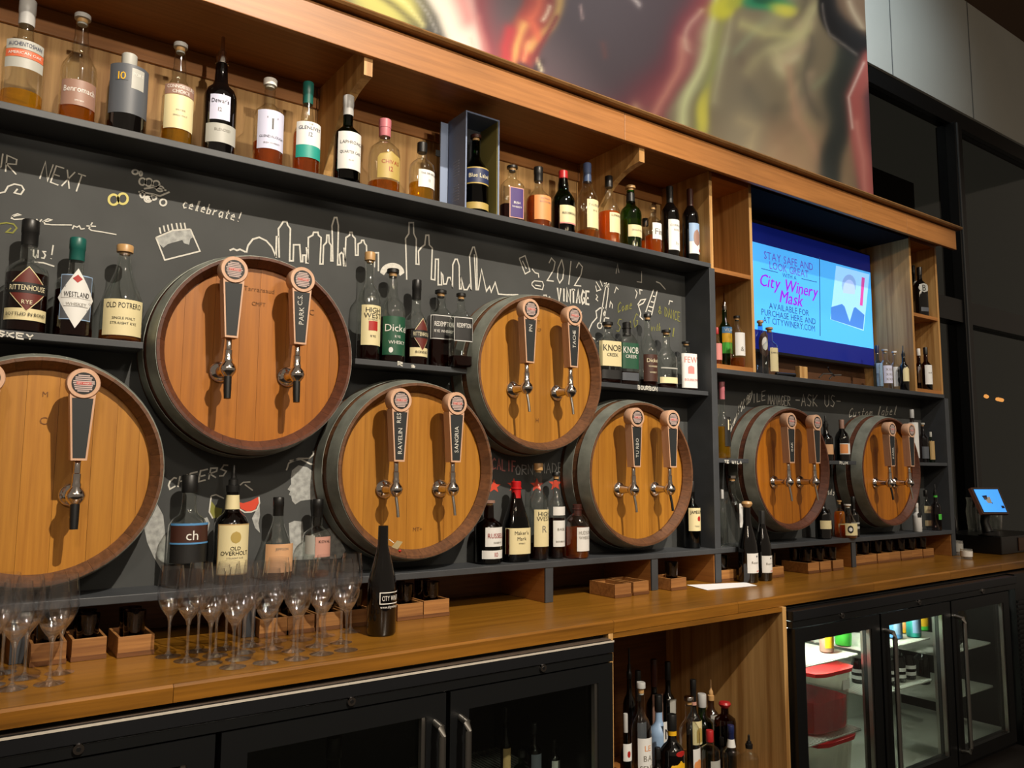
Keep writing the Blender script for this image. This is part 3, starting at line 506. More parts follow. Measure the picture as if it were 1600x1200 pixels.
def tap(root, dx, dz, spout, word, badge):
    """one faucet and its handle on the barrel head (local: y=0 rim, head at .040)"""
    fa = MB().lathe([(.0, .040), (.030, .040), (.031, .034), (.026, .027), (.017, .022), (.015, .0), (.012, -.022)], 20, axis='Y', c=(dx, 0, dz)).build('faucet', MATS['chrome'], root)
    MB().lathe([(0, -.0235), (.012, -.022), (.021, -.010), (.024, .0), (.021, .011), (.012, .022), (.009, .03)], 20, c=(dx, -.045, dz)).build('valve_ball', MATS['chrome'], fa)
    MB().lathe([(.0115, .018), (.0125, .028), (.0105, .034), (.0105, .056), (.0085, .058), (.0085, .094), (.006, .098)], 14, c=(dx, -.045, dz)).build('lever_collar', MATS['chrome'], fa)
    if spout == 'black': MB().tube([(dx, -.047, dz-.018), (dx, -.050, dz-.06), (dx, -.052, dz-.085)], [.0115, .011, .0098], 12).build('spout', MATS['rubber'], fa)
    else: MB().tube([(dx, -.047, dz-.018), (dx+.004, -.053, dz-.06), (dx+.006, -.055, dz-.088)], .0052, 10).build('spout', MATS['brushed_steel' if spout == 'steel' else 'rubber'], fa)
    zb, zt = dz+.090, dz+.288
    hd = MB().prism([(dx-.0185, zb), (dx+.0185, zb), (dx+.030, zt-.028), (dx-.030, zt-.028)], -.068, -.030)
    hd.lathe([(.0375, -.072), (.0395, -.069), (.0395, -.033), (.0375, -.030)], 28, axis='Y', c=(dx, 0, zt)); hd = hd.build('tap_handle', MATS['maple'], root)
    MB().prism([(dx-.0145, zb+.006), (dx+.0145, zb+.006), (dx+.0245, zt-.038), (dx-.0245, zt-.038)], -.0688, -.068).build('chalk_panel', mat('slate', '#1c2022', .6), hd)
    MB().lathe([(.0285, -.0728), (.0285, -.072)], 28, axis='Y', c=(dx, 0, zt)).build('badge', MATS['lab_black'], hd)
    mb = MB(); rg = random.Random(int(dx*1000)+5)
    for k in range(9):
        z = zt-.020+k*.005; hw = math.sqrt(max(.0, .0255**2-(z-zt)**2))*rg.uniform(.86, 1); mb.box(dx-hw, dx+hw*rg.uniform(.8, 1), -.0734, -.0728, z-.0016, z+.0016)
    mb.build('badge_stripes', mat('badge_wood', '#b9a5a0', .6), hd)
    MB().box(dx-.017, dx+.017, -.0740, -.0734, zt-.0035, zt+.0035).build('badge_banner', mat('badge_red', '#b0453c', .6), hd)
    flat_text('lettering', 'CITY WINERY', .0042, 'white', hd, (dx, -.0742, zt), maxw=.031)
    if word:
        ws = word if isinstance(word, list) else [(word, .45, 0)]
        for w_, pos, sh in ws:
            flat_text('lettering', w_, .015, 'chalk_white', hd, (dx+sh, -.0692, zb+.01+(zt-zb-.05)*pos), up=(-1, 0, 0), right=(0, 0, 1), maxw=.125)
def barrel(label, cx, czz, headmat, stavemat, taps, marks=()):
    root = thing('wine_barrel', label, 'barrel', (cx, -.015, czz), group=None)
    sm = get_stave(stavemat)
    for i in range(NST):
        o = bpy.data.objects.new('stave', sm); COL.objects.link(o); o.parent = root; o.rotation_euler = (0, 2*math.pi*i/NST+.05, 0)
    rr = random.Random(label); R = .272; x = -R; ws = []
    while x < R-.01:
        w = rr.choice((.058, .07, .085, .075)); ws.append((x, min(R, x+w))); x += w
    if ws[-1][1] < R: ws[-1] = (ws[-1][0], R)
    for a, b_ in ws:                                    # the head: separate upright boards
        a2, b2 = a+.0003, b_-.0003; top = []; bot = []
        for k in range(7):
            xx = a2+(b2-a2)*k/6; h = math.sqrt(max(0, R*R-xx*xx)); top.append((xx, h)); bot.append((xx, -h))
        MB().prism(bot+top[::-1], .040+rr.uniform(0, .0008), .062).build('head_board', MATS[headmat], root)
    for y0, y1, ex in ((.003, .060, .0015), (.088, .140, .0015)):
        def ro(y): t = y/.158; return .2935+.0225*(1-(1-t)**2)+ex
        MB().add(*hoop(ro(y0), ro(y1), y0, y1), True).build('hoop', MATS['galvanised'], root)
    for an in (-.10, .14): MB().lathe([(.0, .0), (.006, .0), (.004, .004), (0, .005)], 8, c=(.312*math.sin(an), .04, .300*math.cos(an))).build('rivet', MATS['galvanised'], root)
    for t in taps: tap(root, *t)
    for txt, x, z, h in marks: flat_text('stamped_mark', txt, h, 'brand_ink', root, (x, .0388, z))
    return root
def hoop(r0, r1, y0, y1, seg=64):
    vs = []; fs = []
    for i in range(seg):
        a = 2*math.pi*i/seg
        for r, y in ((r0-.002, y0), (r0, y0), (r1, y1), (r1-.002, y1)): vs.append((r*math.sin(a), y, r*math.cos(a)))
    for i in range(seg):
        j = (i+1) % seg
        for k in range(3): fs.append((i*4+k, j*4+k, j*4+k+1, i*4+k+1))
    return vs, fs
mat('brand_ink', '#6e4416', .7)
TZ = -.064
barrel('barrel with two blank tap handles behind the small flute cluster', -2.594, .482, 'head_wood', 'stave_wood', [(-.135, TZ, 'black', None, 1), (.075, TZ, 'black', None, 1)], [('C', .0, .13, .02), ('M', .0, .20, .014)])
barrel('large barrel below the chalk cake, black spouts, one handle chalked PARK', -2.043, .838, 'head_amber', 'stave_red', [(-.108, TZ, 'black', None, 1), (.096, TZ, 'black', [('PARK', .52, .0), ('C.S.', .84, -.006)], 1)], [('CMFT', .0, .155, .012), ('Tarransaud', .0, .20, .014), ('C', .17, .15, .018)])
barrel('barrel stamped MT+ behind the tall black wine bottle', -1.491, .489, 'head_wood', 'stave_wood', [(-.114, TZ, 'steel', [('RAVELIN', .38, 0), ('RES', .88, -.006)], 1), (.099, TZ, 'steel', 'SANGRIA', 1)], [('MT+', .015, -.20, .013)])
barrel('barrel under the chalked VINTAGE with handles chalked PN and TACHE', -.968, .859, 'head_wood', 'stave_wood', [(-.113, TZ-.006, 'steel', [('PN', .80, 0)], 1), (.094, TZ-.006, 'steel', [('TACHE', .66, 0)], 1)], [('MT', .0, .20, .015), ('CF', .01, .17, .012), ('H', .0, -.18, .016)])
barrel('barrel beside the charcoal post with one steel and one dark spout', -.444, .478, 'head_wood', 'stave_wood', [(-.105, TZ, 'steel', [('TU RBO', .45, 0)], 1), (.101, TZ, 'dark', None, 1)])
barrel('amber barrel under the television beside the two wine bottles', .569, .504, 'head_amber', 'stave_red', [(-.110, TZ, 'steel', [('ISAK', .45, 0)], 1), (.095, TZ, 'steel', None, 1)])
barrel('shaded barrel nearest the tablet end of the back bar', 1.454, .495, 'head_amber', 'stave_red', [(-.113, TZ, 'dark', [('KAREL', .42, 0)], 1), (.085, TZ, 'steel', None, 1)])
# ------------------------------------------------------------------ bottles
PROF = dict(
 std=[(0,.012),(.88,0),(1,.022),(1,.58),(.97,.63),(.82,.69),(.52,.735),(.41,.78),(.37,.88),(.36,1)],
 long=[(0,.012),(.88,0),(1,.022),(1,.50),(.93,.57),(.66,.65),(.48,.70),(.47,.78),(.39,.86),(.35,1)],
 squat=[(0,.012),(.88,0),(1,.022),(1,.50),(.96,.58),(.76,.67),(.45,.74),(.34,.80),(.32,1)],
 jar=[(0,.012),(.9,0),(1,.03),(1,.62),(.93,.72),(.62,.80),(.38,.84),(.34,.90),(.34,1)],
 burg=[(0,.012),(.9,0),(1,.022),(1,.42),(.95,.50),(.74,.62),(.50,.74),(.37,.82),(.34,1)],
 bord=[(0,.012),(.9,0),(1,.022),(1,.62),(.93,.68),(.60,.74),(.39,.78),(.36,1)],
 cone=[(0,.012),(.9,0),(1,.022),(1,.40),(.9,.50),(.62,.66),(.42,.78),(.33,.88),(.31,1)])
CAPH = dict(screw=.13, tall=.17, cork=.085, pour=.20, wax=.17, foil=.24, ball=.08, stop=.075)
def surf(kind_n, r, ratio, s, z, off):
    if kind_n == 2: return ((r+off)*math.sin(s/r), -(r+off)*math.cos(s/r), z)
    x = max(-r*.995, min(r*.995, s)); return (x, -((1-abs(x/r)**kind_n)**(1/kind_n)*r*ratio+off), z)
def bottle(name, label, X, Y, Z, h, r, kind='std', glass='glass_clear', liq=None, cap=('cap_black', 'screw'), labs=(), n=2., ratio=1., face=4., neck=None, group=None, seg=24):
    root = thing(name, label, 'bottle', (X, Y, Z+.0005), -math.radians(face), group)
    ch = h*CAPH[cap[1]] if cap else 0; hg = h-(ch if not cap or cap[1] not in ('foil', 'wax') else h*.012); P = PROF[kind]
    prof = [(a*r, b*hg) for a, b in P]
    MB().lathe(prof, seg, n, ratio).build('glass_body', MATS[glass], root)
    rn = P[-1][0]*r
    if liq:
        t = liq[1]; q = [(max(a*r-.0022, .0), max(b*hg, .004)) for a, b in P if b <= t]; q = [q[0]]+[p for p in q[1:]]
        for (a0, b0), (a1, b1) in zip(P[:-1], P[1:]):
            if b0 <= t < b1: q.append(((a0+(a1-a0)*(t-b0)/(b1-b0))*r-.0022, t*hg))
        q.append((0, q[-1][1])); MB().lathe(q, seg, n, ratio).build('liquid', MATS[liq[0]], root)
    if cap:
        c, st = cap; z0 = hg; m = MB()
        if st == 'screw': m.lathe([(rn*1.12, z0-ch*.25), (rn*1.15, z0-ch*.2), (rn*1.15, z0+ch*.94), (rn*1.05, z0+ch), (0, z0+ch)], 20)
        elif st == 'tall': m.lathe([(rn*1.06, z0-ch*.35), (rn*1.1, z0-ch*.3), (rn*1.1, z0+ch*.3), (rn*1.16, z0+ch*.33), (rn*1.16, z0+ch*.95), (rn*1.06, z0+ch), (0, z0+ch)], 20)
        elif st == 'cork': m.lathe([(rn*.8, z0-.004), (rn*.8, z0+ch*.1), (rn*1.25, z0+ch*.12), (rn*1.28, z0+ch*.9), (rn*1.18, z0+ch), (0, z0+ch)], 20)
        elif st == 'stop': m.lathe([(rn*.78, z0-.006), (rn*.82, z0+ch*.42), (rn*1.3, z0+ch*.45), (rn*1.3, z0+ch*.93), (rn*1.2, z0+ch), (0, z0+ch)], 20)
        elif st == 'ball': m.lathe([(rn*.8, z0-.004), (rn*.9, z0), (rn*1.5, z0+ch*.3), (rn*1.7, z0+ch*.6), (rn*1.4, z0+ch*.92), (.4*rn, z0+ch), (0, z0+ch)], 20)
        elif st == 'pour': m.lathe([(rn*1.1, z0-.012), (rn*1.15, z0), (rn*1.15, z0+ch*.1), (rn*.8, z0+ch*.14), (rn*.75, z0+ch*.35), (rn*.42, z0+ch*.42), (rn*.34, z0+ch*.95), (rn*.2, z0+ch), (0, z0+ch)], 14)
        elif st == 'foil': m.lathe([(rn*1.05+.0006, h-ch), (rn*1.06+.0006, h*.985), (rn*1.02, h), (0, h)], 20)
        elif st == 'wax': m.lathe([(rn*1.18, h-ch*1.25), (rn*1.12, h-ch), (rn*1.12, h-ch*.62), (rn*1.3, h-ch*.58), (rn*1.3, h-ch*.5), (rn*1.12, h-ch*.46), (rn*1.15, h*.99), (rn*1.0, h), (0, h)], 20)
        o = m.build('stopper' if st in ('cork', 'ball', 'stop') else 'pourer' if st == 'pour' else 'cap', MATS[c], root)
        if st in ('stop', 'ball') and c != 'cap_wood': MB().lathe([(rn*.84, z0-.001), (rn*.86, z0+ch*.43)], 16).build('cork', MATS['cap_wood'], o)
    if neck:
        a, b_, mc = neck; rr = max(np.interp(a, [p[1]*hg/h for p in P], [p[0]*r for p in P]), np.interp(b_, [p[1]*hg/h for p in P], [p[0]*r for p in P]))
        MB().lathe([(float(np.interp(a, [p[1]*hg/h for p in P], [p[0]*r for p in P]))+.0008, a*h), (float(np.interp(b_, [p[1]*hg/h for p in P], [p[0]*r for p in P]))+.0008, b_*h)], 20).build('neck_label', MATS[mc], root)
    for li, L_ in enumerate(labs):
        z0, z1, wf, mc, lines = L_[:5]; shape = L_[5] if len(L_) > 5 else 'rect'; sh = L_[6] if len(L_) > 6 else 0.
        hw = r*wf; m = MB(); vs = []; fs = []; NC = 14; NR = 8 if shape != 'rect' else 1
        for j in range(NR+1):
            t = j/NR; z = (z0+(z1-z0)*t)*h
            k = 1. if shape == 'rect' else (1-abs(2*t-1)) if shape == 'diamond' else math.sqrt(max(0, 1-(2*t-1)**2)) if shape == 'oval' else (1. if t < .72 else math.sqrt(max(0, 1-((t-.72)/.28)**2)))
            for i in range(NC+1): s = sh*r+hw*max(k, .01)*(2*i/NC-1); vs.append(surf(n, r, ratio, s, z, .0006+.0005*li))
        for j in range(NR):
            for i in range(NC): a = j*(NC+1)+i; fs.append((a, a+1, a+NC+2, a+NC+1))
        lo = m.add(vs, fs, True).build('paper_label', MATS[mc], root)
        for q, (txt, zc, hh, ic) in enumerate(lines):
            V, Fc = text_geo(txt, hh*h, maxw=hw*1.62 if shape != 'diamond' else hw*1.5); mm = MB()
            mm.add([surf(n, r, ratio, a+sh*r, zc*h+b_, .0008+.0005*len(labs)) for a, b_ in V], Fc); mm.build('lettering', MATS[ic], lo)
    return root
def row(Y, Z, items, group=None):
    """stand bottles on the shelf at height Z; widths and heights taken from the photo at that depth"""
    for it in items:
        nm, lb, u, top, w, kw = it; y = kw.pop('Y', Y)
        X = xon(u, y, Z); h = zon(top, X, y)-Z; r = w/2*depth(X, y, Z+h*.4)/F*kw.pop('k', 1.)
        bottle(nm, lb, X, y, Z, h, r, group=group, **kw)
D = dict
WK = 'whiskey_bottle'
# --- upper shelf
row(.070, ZS, [
 (WK, 'clear whiskey bottle with orange striped band and little gold spirit', 31, 1, 58, D(kind='std', liq=('liq_gold', .20), cap=('cap_silver', 'tall'), face=0, labs=[(.50,.58,1.0,'lab_silver',[('AUCHENTOSHAN',.54,.034,'lab_navy')]),(.43,.495,1.0,'lab_salmon',[('AMERICAN OAK',.463,.024,'cap_white')]),(.34,.425,1.0,'lab_silver',[])])),
 (WK, 'clear whiskey bottle with white script across a tan band', 118, 24, 52, D(kind='long', liq=('liq_amber', .17), cap=('cap_silver', 'stop'), face=0, labs=[(.14,.36,1.1,'lab_taupe',[('Benromach',.28,.05,'cap_white'),('SPEYSIDE',.18,.012,'cap_white')])])),
 (WK, 'squat black whiskey bottle with grey label and yellow number', 195, 87, 58, D(kind='jar', glass='glass_black', cap=('lab_silver', 'screw'), face=0, labs=[(.22,.80,1.2,'lab_grey',[]),(.52,.76,.34,'lab_silver',[('PORT',.69,.035,'white')],'rect',.35),(.60,.70,.30,'lab_grey',[('10',.65,.09,'lab_yellow')],'rect',-.45)])),
 (WK, 'whiskey bottle with tall cream label under a brown band', 274, 69, 46, D(kind='long', liq=('liq_gold', .2), cap=('cap_silver', 'stop'), face=0, labs=[(.15,.46,1.15,'lab_cream',[('SPEYSIDE',.32,.014,'ink_soft'),('SINGLE MALT',.27,.014,'ink_soft')]),(.465,.56,1.15,'lab_taupe',[('CONNOISSEURS',.535,.03,'cap_white'),('CHOICE',.49,.03,'cap_white')])])),
 (WK, 'black whiskey bottle with steel pourer and two white labels', 340, 58, 50, D(kind='std', glass='glass_black', cap=('chrome', 'pour'), face=2, labs=[(.27,.47,.62,'lab_lilac',[("Dewar's",.42,.034,'ink'),('12',.35,.03,'ink_soft')],'rect',-.2),(.09,.24,1.05,'lab_silver',[('BLENDED',.19,.02,'ink_soft')])])),
 (WK, 'whiskey bottle with lilac label of an outstretched figure', 417, 125, 46, D(kind='bord', liq=('liq_copper', .30), cap=('cap_white', 'cork'), face=2, labs=[(.18,.60,1.05,'lab_lilac',[('GLENDALOUGH',.31,.026,'ink'),('IRISH WHISKEY',.24,.018,'ink_soft'),('T',.46,.14,'ink')])])),
 (WK, 'whiskey bottle with cream and teal label, teal neck foil', 477, 130, 42, D(kind='long', liq=('liq_copper', .55), cap=('cap_teal', 'tall'), face=4, labs=[(.30,.54,1.1,'lab_white',[('THE',.515,.018,'ink_soft'),('GLENLIVET',.475,.034,'lab_navy'),('12',.41,.042,'lab_navy')]),(.17,.30,1.1,'lab_teal',[])])),
 (WK, 'dark green whiskey bottle with long white label and silver cap', 541, 151, 42, D(Y=.036, kind='bord', glass='glass_dkgreen', liq=('liq_dark', .66), cap=('cap_silver', 'tall'), face=4, labs=[(.12,.54,1.05,'lab_white',[('LAPHROAIG',.42,.036,'ink'),('QUARTER CASK',.31,.03,'ink'),('ISLAY',.22,.016,'ink_soft')])])),
 (WK, 'round shouldered clear whiskey bottle with gold and red label', 599, 188, 50, D(kind='jar', liq=('liq_amber', .18), cap=('cap_pink', 'tall'), face=6, labs=[(.17,.52,.85,'lab_gold',[('CHIVAS',.38,.05,'ink_red'),('12',.29,.06,'ink_red')],'arch',.1)])),
 (WK, 'small golden whiskey bottle with little white label beside blue box', 658, 224, 40, D(kind='jar', liq=('liq_gold', .36), cap=('cap_black', 'screw'), face=2, labs=[(.22,.50,.9,'lab_white',[('THE DEVERON',.44,.03,'ink'),('12',.33,.04,'ink_soft')],'rect',.2)])),
 (WK, 'flat whiskey bottle with tall purple label and pink border', 800, 260, 39, D(kind='jar', n=4., ratio=.6, liq=('liq_dark', .34), cap=('cap_black', 'stop'), face=8, labs=[(.08,.60,.66,'lab_pink',[],'rect',.12),(.095,.585,.58,'lab_purple',[('IRISH',.34,.04,'white'),('WHISKEY',.27,.03,'white')],'rect',.12)])),
 (WK, 'amber whiskey bottle with plain orange label', 841, 262, 40, D(kind='squat', liq=('liq_copper', .62), cap=('cap_black', 'tall'), face=0, labs=[(.12,.50,.95,'lab_orange',[('MONKEY',.45,.03,'ink_soft'),('SHOULDER',.40,.03,'ink_soft')])])),
 (WK, 'dark green whiskey bottle with red cap and cream label', 880, 268, 38, D(kind='long', glass='glass_dkgreen', liq=('liq_dark', .5), cap=('cap_red', 'foil'), face=0, labs=[(.14,.42,.95,'lab_cream',[('REDBREAST',.30,.035,'ink')]),(.14,.16,.95,'lab_rose',[])])),
 (WK, 'tall clear whiskey bottle with blue cap and narrow cream label', 918, 256, 34, D(kind='long', liq=('liq_amber', .12), cap=('cap_blue', 'foil'), face=-4, labs=[(.14,.50,.8,'lab_cream',[('TALISKER',.43,.03,'ink_soft'),('SKYE',.36,.02,'ink_soft')])])),
 (WK, 'half full amber whiskey bottle with dark stopper beside the bracket', 952, 276, 34, D(kind='squat', liq=('liq_orange', .54), cap=('cap_black', 'screw'), face=-4, labs=[(.16,.44,.75,'lab_cream',[('GLENKINCHIE',.40,.03,'ink')])])),
 (WK, 'green glass whiskey bottle with wooden top and cream band', 986, 291, 34, D(kind='std', glass='glass_green', liq=('liq_gold', .5), cap=('cap_wood', 'stop'), face=0, labs=[(.18,.36,1.0,'lab_cream',[('SINGLE MALT',.28,.025,'ink_soft')])], neck=(.75,.88,'cap_black'))),
 (WK, 'small amber sample bottle with handwritten white label', 1021, 322, 26, D(kind='jar', liq=('liq_orange', .42), cap=('glass_clear', 'stop'), face=0, labs=[(.30,.62,.85,'lab_white',[('Fin',.45,.12,'ink')])])),
 (WK, 'black bottle with pale grey label between sample and picture label', 1048, 292, 28, D(kind='bord', glass='glass_black', cap=('cap_black', 'foil'), face=0, labs=[(.11,.52,1.0,'lab_white',[('COMPASS',.44,.03,'ink_soft'),('BOX',.38,.03,'ink_soft'),('3y',.2,.04,'ink_soft')])])),
 (WK, 'black bottle with lilac picture label beside the oak tower', 1080, 296, 26, D(kind='bord', glass='glass_black', cap=('cap_brown', 'foil'), face=0, labs=[(.12,.52,1.0,'lab_white',[]),(.28,.52,1.0,'lab_sky',[]),(.22,.44,.5,'lab_taupe',[],'oval'),(.15,.19,.22,'lab_red',[],'oval',.5)])),
])
row(.19, ZS, [(WK, 'amber whiskey bottle half hidden behind the handwritten sample bottle', 1009, 342, 26, D(kind='jar', liq=('liq_orange', .55), cap=('cap_black', 'screw')))])
X = xon(1032, .20, ZS+.1); tag(MB().box(X-.022, X+.022, .17, .20, ZS+.0005, ZS+.225).build('carton', MATS['black_plastic'], bevel=.003), 'slim black carton standing behind bottles beside the oak tower', 'carton')
# blue gift box with a bottle standing inside
bx0 = float(xon(727, .045, 1.6)); bx1 = float(xon(780, .045, 1.6)); zt = zon(172, bx0, .045)
gb = thing('gift_box', 'open blue grey gift box holding a dark bottle', 'box', ((bx0+bx1)/2, .10, ZS+.0005)); w = (bx1-bx0)/2; hh = zt-ZS
mat('box_blue', '#74829f', .5); mat('box_gold', '#9c8f4e', .5)
MB().box(-w, -w+.006, -.055, .075, 0, hh).build('side_panel', MATS['box_blue'], gb); o = MB().box(w-.006, w, -.055, .075, 0, hh).build('side_panel', MATS['box_blue'], gb)
MB().box(w-.0075, w-.006, -.05, .07, .006, hh-.006).build('gold_lining', MATS['box_gold'], o)
MB().box(-w+.006, w-.006, .069, .075, 0, hh).build('back_panel', mat('box_dark', '#1a1c22', .6), gb); MB().box(-w+.006, w-.006, -.055, .069, 0, .006).build('bottom_panel', MATS['box_blue'], gb)
MB().box(-w+.006, w-.006, -.055, .069, hh-.006, hh).build('top_panel', MATS['box_blue'], gb)
MB().box(-w-.035, -w-.002, .07, .076, 0, hh-.01).build('open_lid', mat('box_light', '#7785a0', .5), gb)
MB().box(-w-.055, -w-.035, .071, .075, hh*.62, hh*.68).build('lid_ribbon', MATS['black_plastic'], gb)
for k in range(12): MB().box(-w-.0006, -w, -.01, .03, .06+k*.011+(.03 if k > 5 else 0), .063+k*.011+(.03 if k > 5 else 0)).build('print_line', mat('box_print', '#8c96aa', .5), gb)
bottle(WK, 'dark green bottle with navy script label inside the blue box', (bx0+bx1)/2+.004, .10, ZS+.007, hh*.83, w*.66, 'squat', 'glass_dkgreen', ('liq_dark', .6), ('cap_brown', 'stop'), [(.36,.56,1.0,'lab_gold',[]),(.375,.545,1.0,'lab_navy',[('Blue Label',.46,.05,'cream')]),(.06,.14,1.0,'lab_gold',[])], face=14)
# --- rye shelf left
row(.075, .842, [
 (WK, 'whiskey bottle with maroon diamond label on the shelf chalked WHISKEY', 36, 345, 60, D(kind='bord', liq=('liq_dark', .62), cap=('cap_black', 'tall'), face=0, labs=[(.10,.20,1.15,'lab_cream',[('BOTTLED IN BOND',.15,.028,'ink')]),(.17,.56,1.05,'lab_cream',[],'diamond'),(.18,.55,.98,'lab_maroon',[],'diamond'),(.33,.42,1.0,'lab_black',[('RITTENHOUSE',.375,.045,'cream')]),(.235,.27,.28,'lab_maroon',[('RYE',.253,.035,'cream')])])),
 (WK, 'whiskey bottle with white diamond label and teal cap', 112, 373, 56, D(kind='bord', liq=('liq_dark', .56), cap=('cap_teal', 'tall'), face=0, labs=[(.16,.60,.85,'lab_sky',[]),(.17,.59,.80,'lab_grey',[]),(.08,.66,.98,'lab_white',[],'diamond'),(.52,.60,.24,'lab_red',[],'diamond'),(.37,.44,.75,'lab_white',[('WESTLAND',.405,.05,'ink')]),(.29,.33,.6,'lab_white',[('WHISKEY',.31,.03,'ink_soft')])])),
 (WK, 'whiskey bottle with rounded shoulders and cream label on the shelf chalked WHISKEY', 187, 384, 62, D(kind='cone', liq=('liq_amber', .12), cap=('cap_wood', 'cork'), face=2, labs=[(.05,.41,1.05,'lab_cream',[('OLD POTRERO',.35,.055,'ink'),('SINGLE MALT',.22,.025,'ink'),('STRAIGHT RYE',.17,.025,'ink')])])),
])
# --- rye shelf centre
row(.085, MSZ, [
 (WK, 'tall whiskey bottle with cream label and red picture, cork stopper', 574, 395, 37, D(kind='bord', liq=('liq_dark', .20), cap=('cap_wood', 'cork'), face=0, labs=[(.14,.50,1.05,'lab_cream',[('HIGH',.455,.045,'ink'),('WEST',.405,.045,'ink'),('WHISKEY',.37,.016,'ink_soft'),('RYE',.22,.02,'ink')]),(.27,.355,.4,'lab_red',[])])),
 (WK, 'whiskey bottle with dark green label on the shelf under the chalk skyline', 611, 421, 41, D(kind='std', liq=('liq_dark', .52), cap=('cap_black', 'stop'), face=0, labs=[(.08,.48,1.2,'lab_green',[('Dickel',.36,.075,'white'),('RYE',.27,.025,'white'),('WHISKY',.21,.035,'white')]),(.10,.16,.16,'lab_white',[],'oval',-.5)])),
 (WK, 'whiskey bottle with maroon diamond label on the shelf under the chalk skyline', 649, 438, 36, D(kind='std', liq=('liq_dark', .5), cap=('cap_black', 'tall'), face=-6, labs=[(.10,.20,1.1,'lab_cream',[('BONDED',.15,.028,'ink')]),(.16,.54,.95,'lab_cream',[],'diamond'),(.17,.53,.9,'lab_maroon',[],'diamond'),(.31,.40,1.0,'lab_black',[('RITTENHOUSE',.355,.045,'cream')])])),
 (WK, 'square whiskey bottle full of dark rye with black label', 687, 454, 42, D(Y=.105, kind='jar', n=5., ratio=.75, liq=('liq_dark', .72), cap=('cap_black', 'stop'), face=8, labs=[(.36,.66,.98,'lab_white',[]),(.37,.65,.94,'lab_black',[('REDEMPTION',.55,.06,'white'),('RYE WHISKEY',.46,.035,'white')])])),
 (WK, 'square whiskey bottle nearly empty with black label beside barrel', 719, 459, 40, D(Y=.022, k=.86, kind='jar', n=5., ratio=.75, liq=('liq_dark', .16), cap=('cap_black', 'stop'), face=8, labs=[(.34,.66,.9,'lab_white',[]),(.35,.65,.86,'lab_black',[('REDEMPTION',.55,.06,'white')])])),
])
# --- bourbon shelf
row(.085, .848, [
 (WK, 'squat square bourbon bottle with cream label and wax top', 950, 504, 40, D(kind='jar', n=5., ratio=.7, liq=('liq_dark', .2), cap=('cap_black', 'stop'), face=10, labs=[(.28,.68,1.0,'lab_cream',[('KNOB',.57,.10,'ink'),('CREEK',.46,.05,'ink')]),(.08,.22,.9,'lab_black',[])])),
 (WK, 'squat square rye bottle with green label and black wax top', 980, 504, 34, D(kind='jar', n=5., ratio=.7, liq=('liq_dark', .22), cap=('cap_black', 'wax'), face=10, labs=[(.26,.66,1.0,'lab_green',[('KNOB',.55,.10,'white'),('CREEK',.45,.05,'white')]),(.08,.2,.9,'lab_grey',[])])),
 (WK, 'tall necked bourbon bottle with olive black label', 1013, 491, 29, D(kind='squat', liq=('liq_dark', .12), cap=('cap_black', 'stop'), face=10, labs=[(.08,.44,1.1,'lab_brown',[('Dickel',.36,.05,'cream'),('TENNESSEE',.28,.02,'cream'),('WHISKY',.2,.02,'cream')])])),
 (WK, 'broad flat bourbon bottle with white strip label', 1042, 516, 35, D(kind='squat', n=3., ratio=.6, liq=('liq_dark', .1), cap=('cap_black', 'stop'), face=10, labs=[(.10,.2,.95,'lab_cream',[]),(.34,.36,.9,'lab_silver',[])])),
 (WK, 'square bourbon bottle with white and red label beside the post', 1073, 534, 30, D(kind='jar', n=5., ratio=.8, liq=('liq_dark', .15), cap=('cap_black', 'stop'), face=10, labs=[(.06,.74,.98,'lab_white',[('FEW',.62,.12,'lab_rose'),('BOURBON',.22,.05,'lab_rose')]),(.34,.5,.4,'lab_rose',[],'arch')])),
])
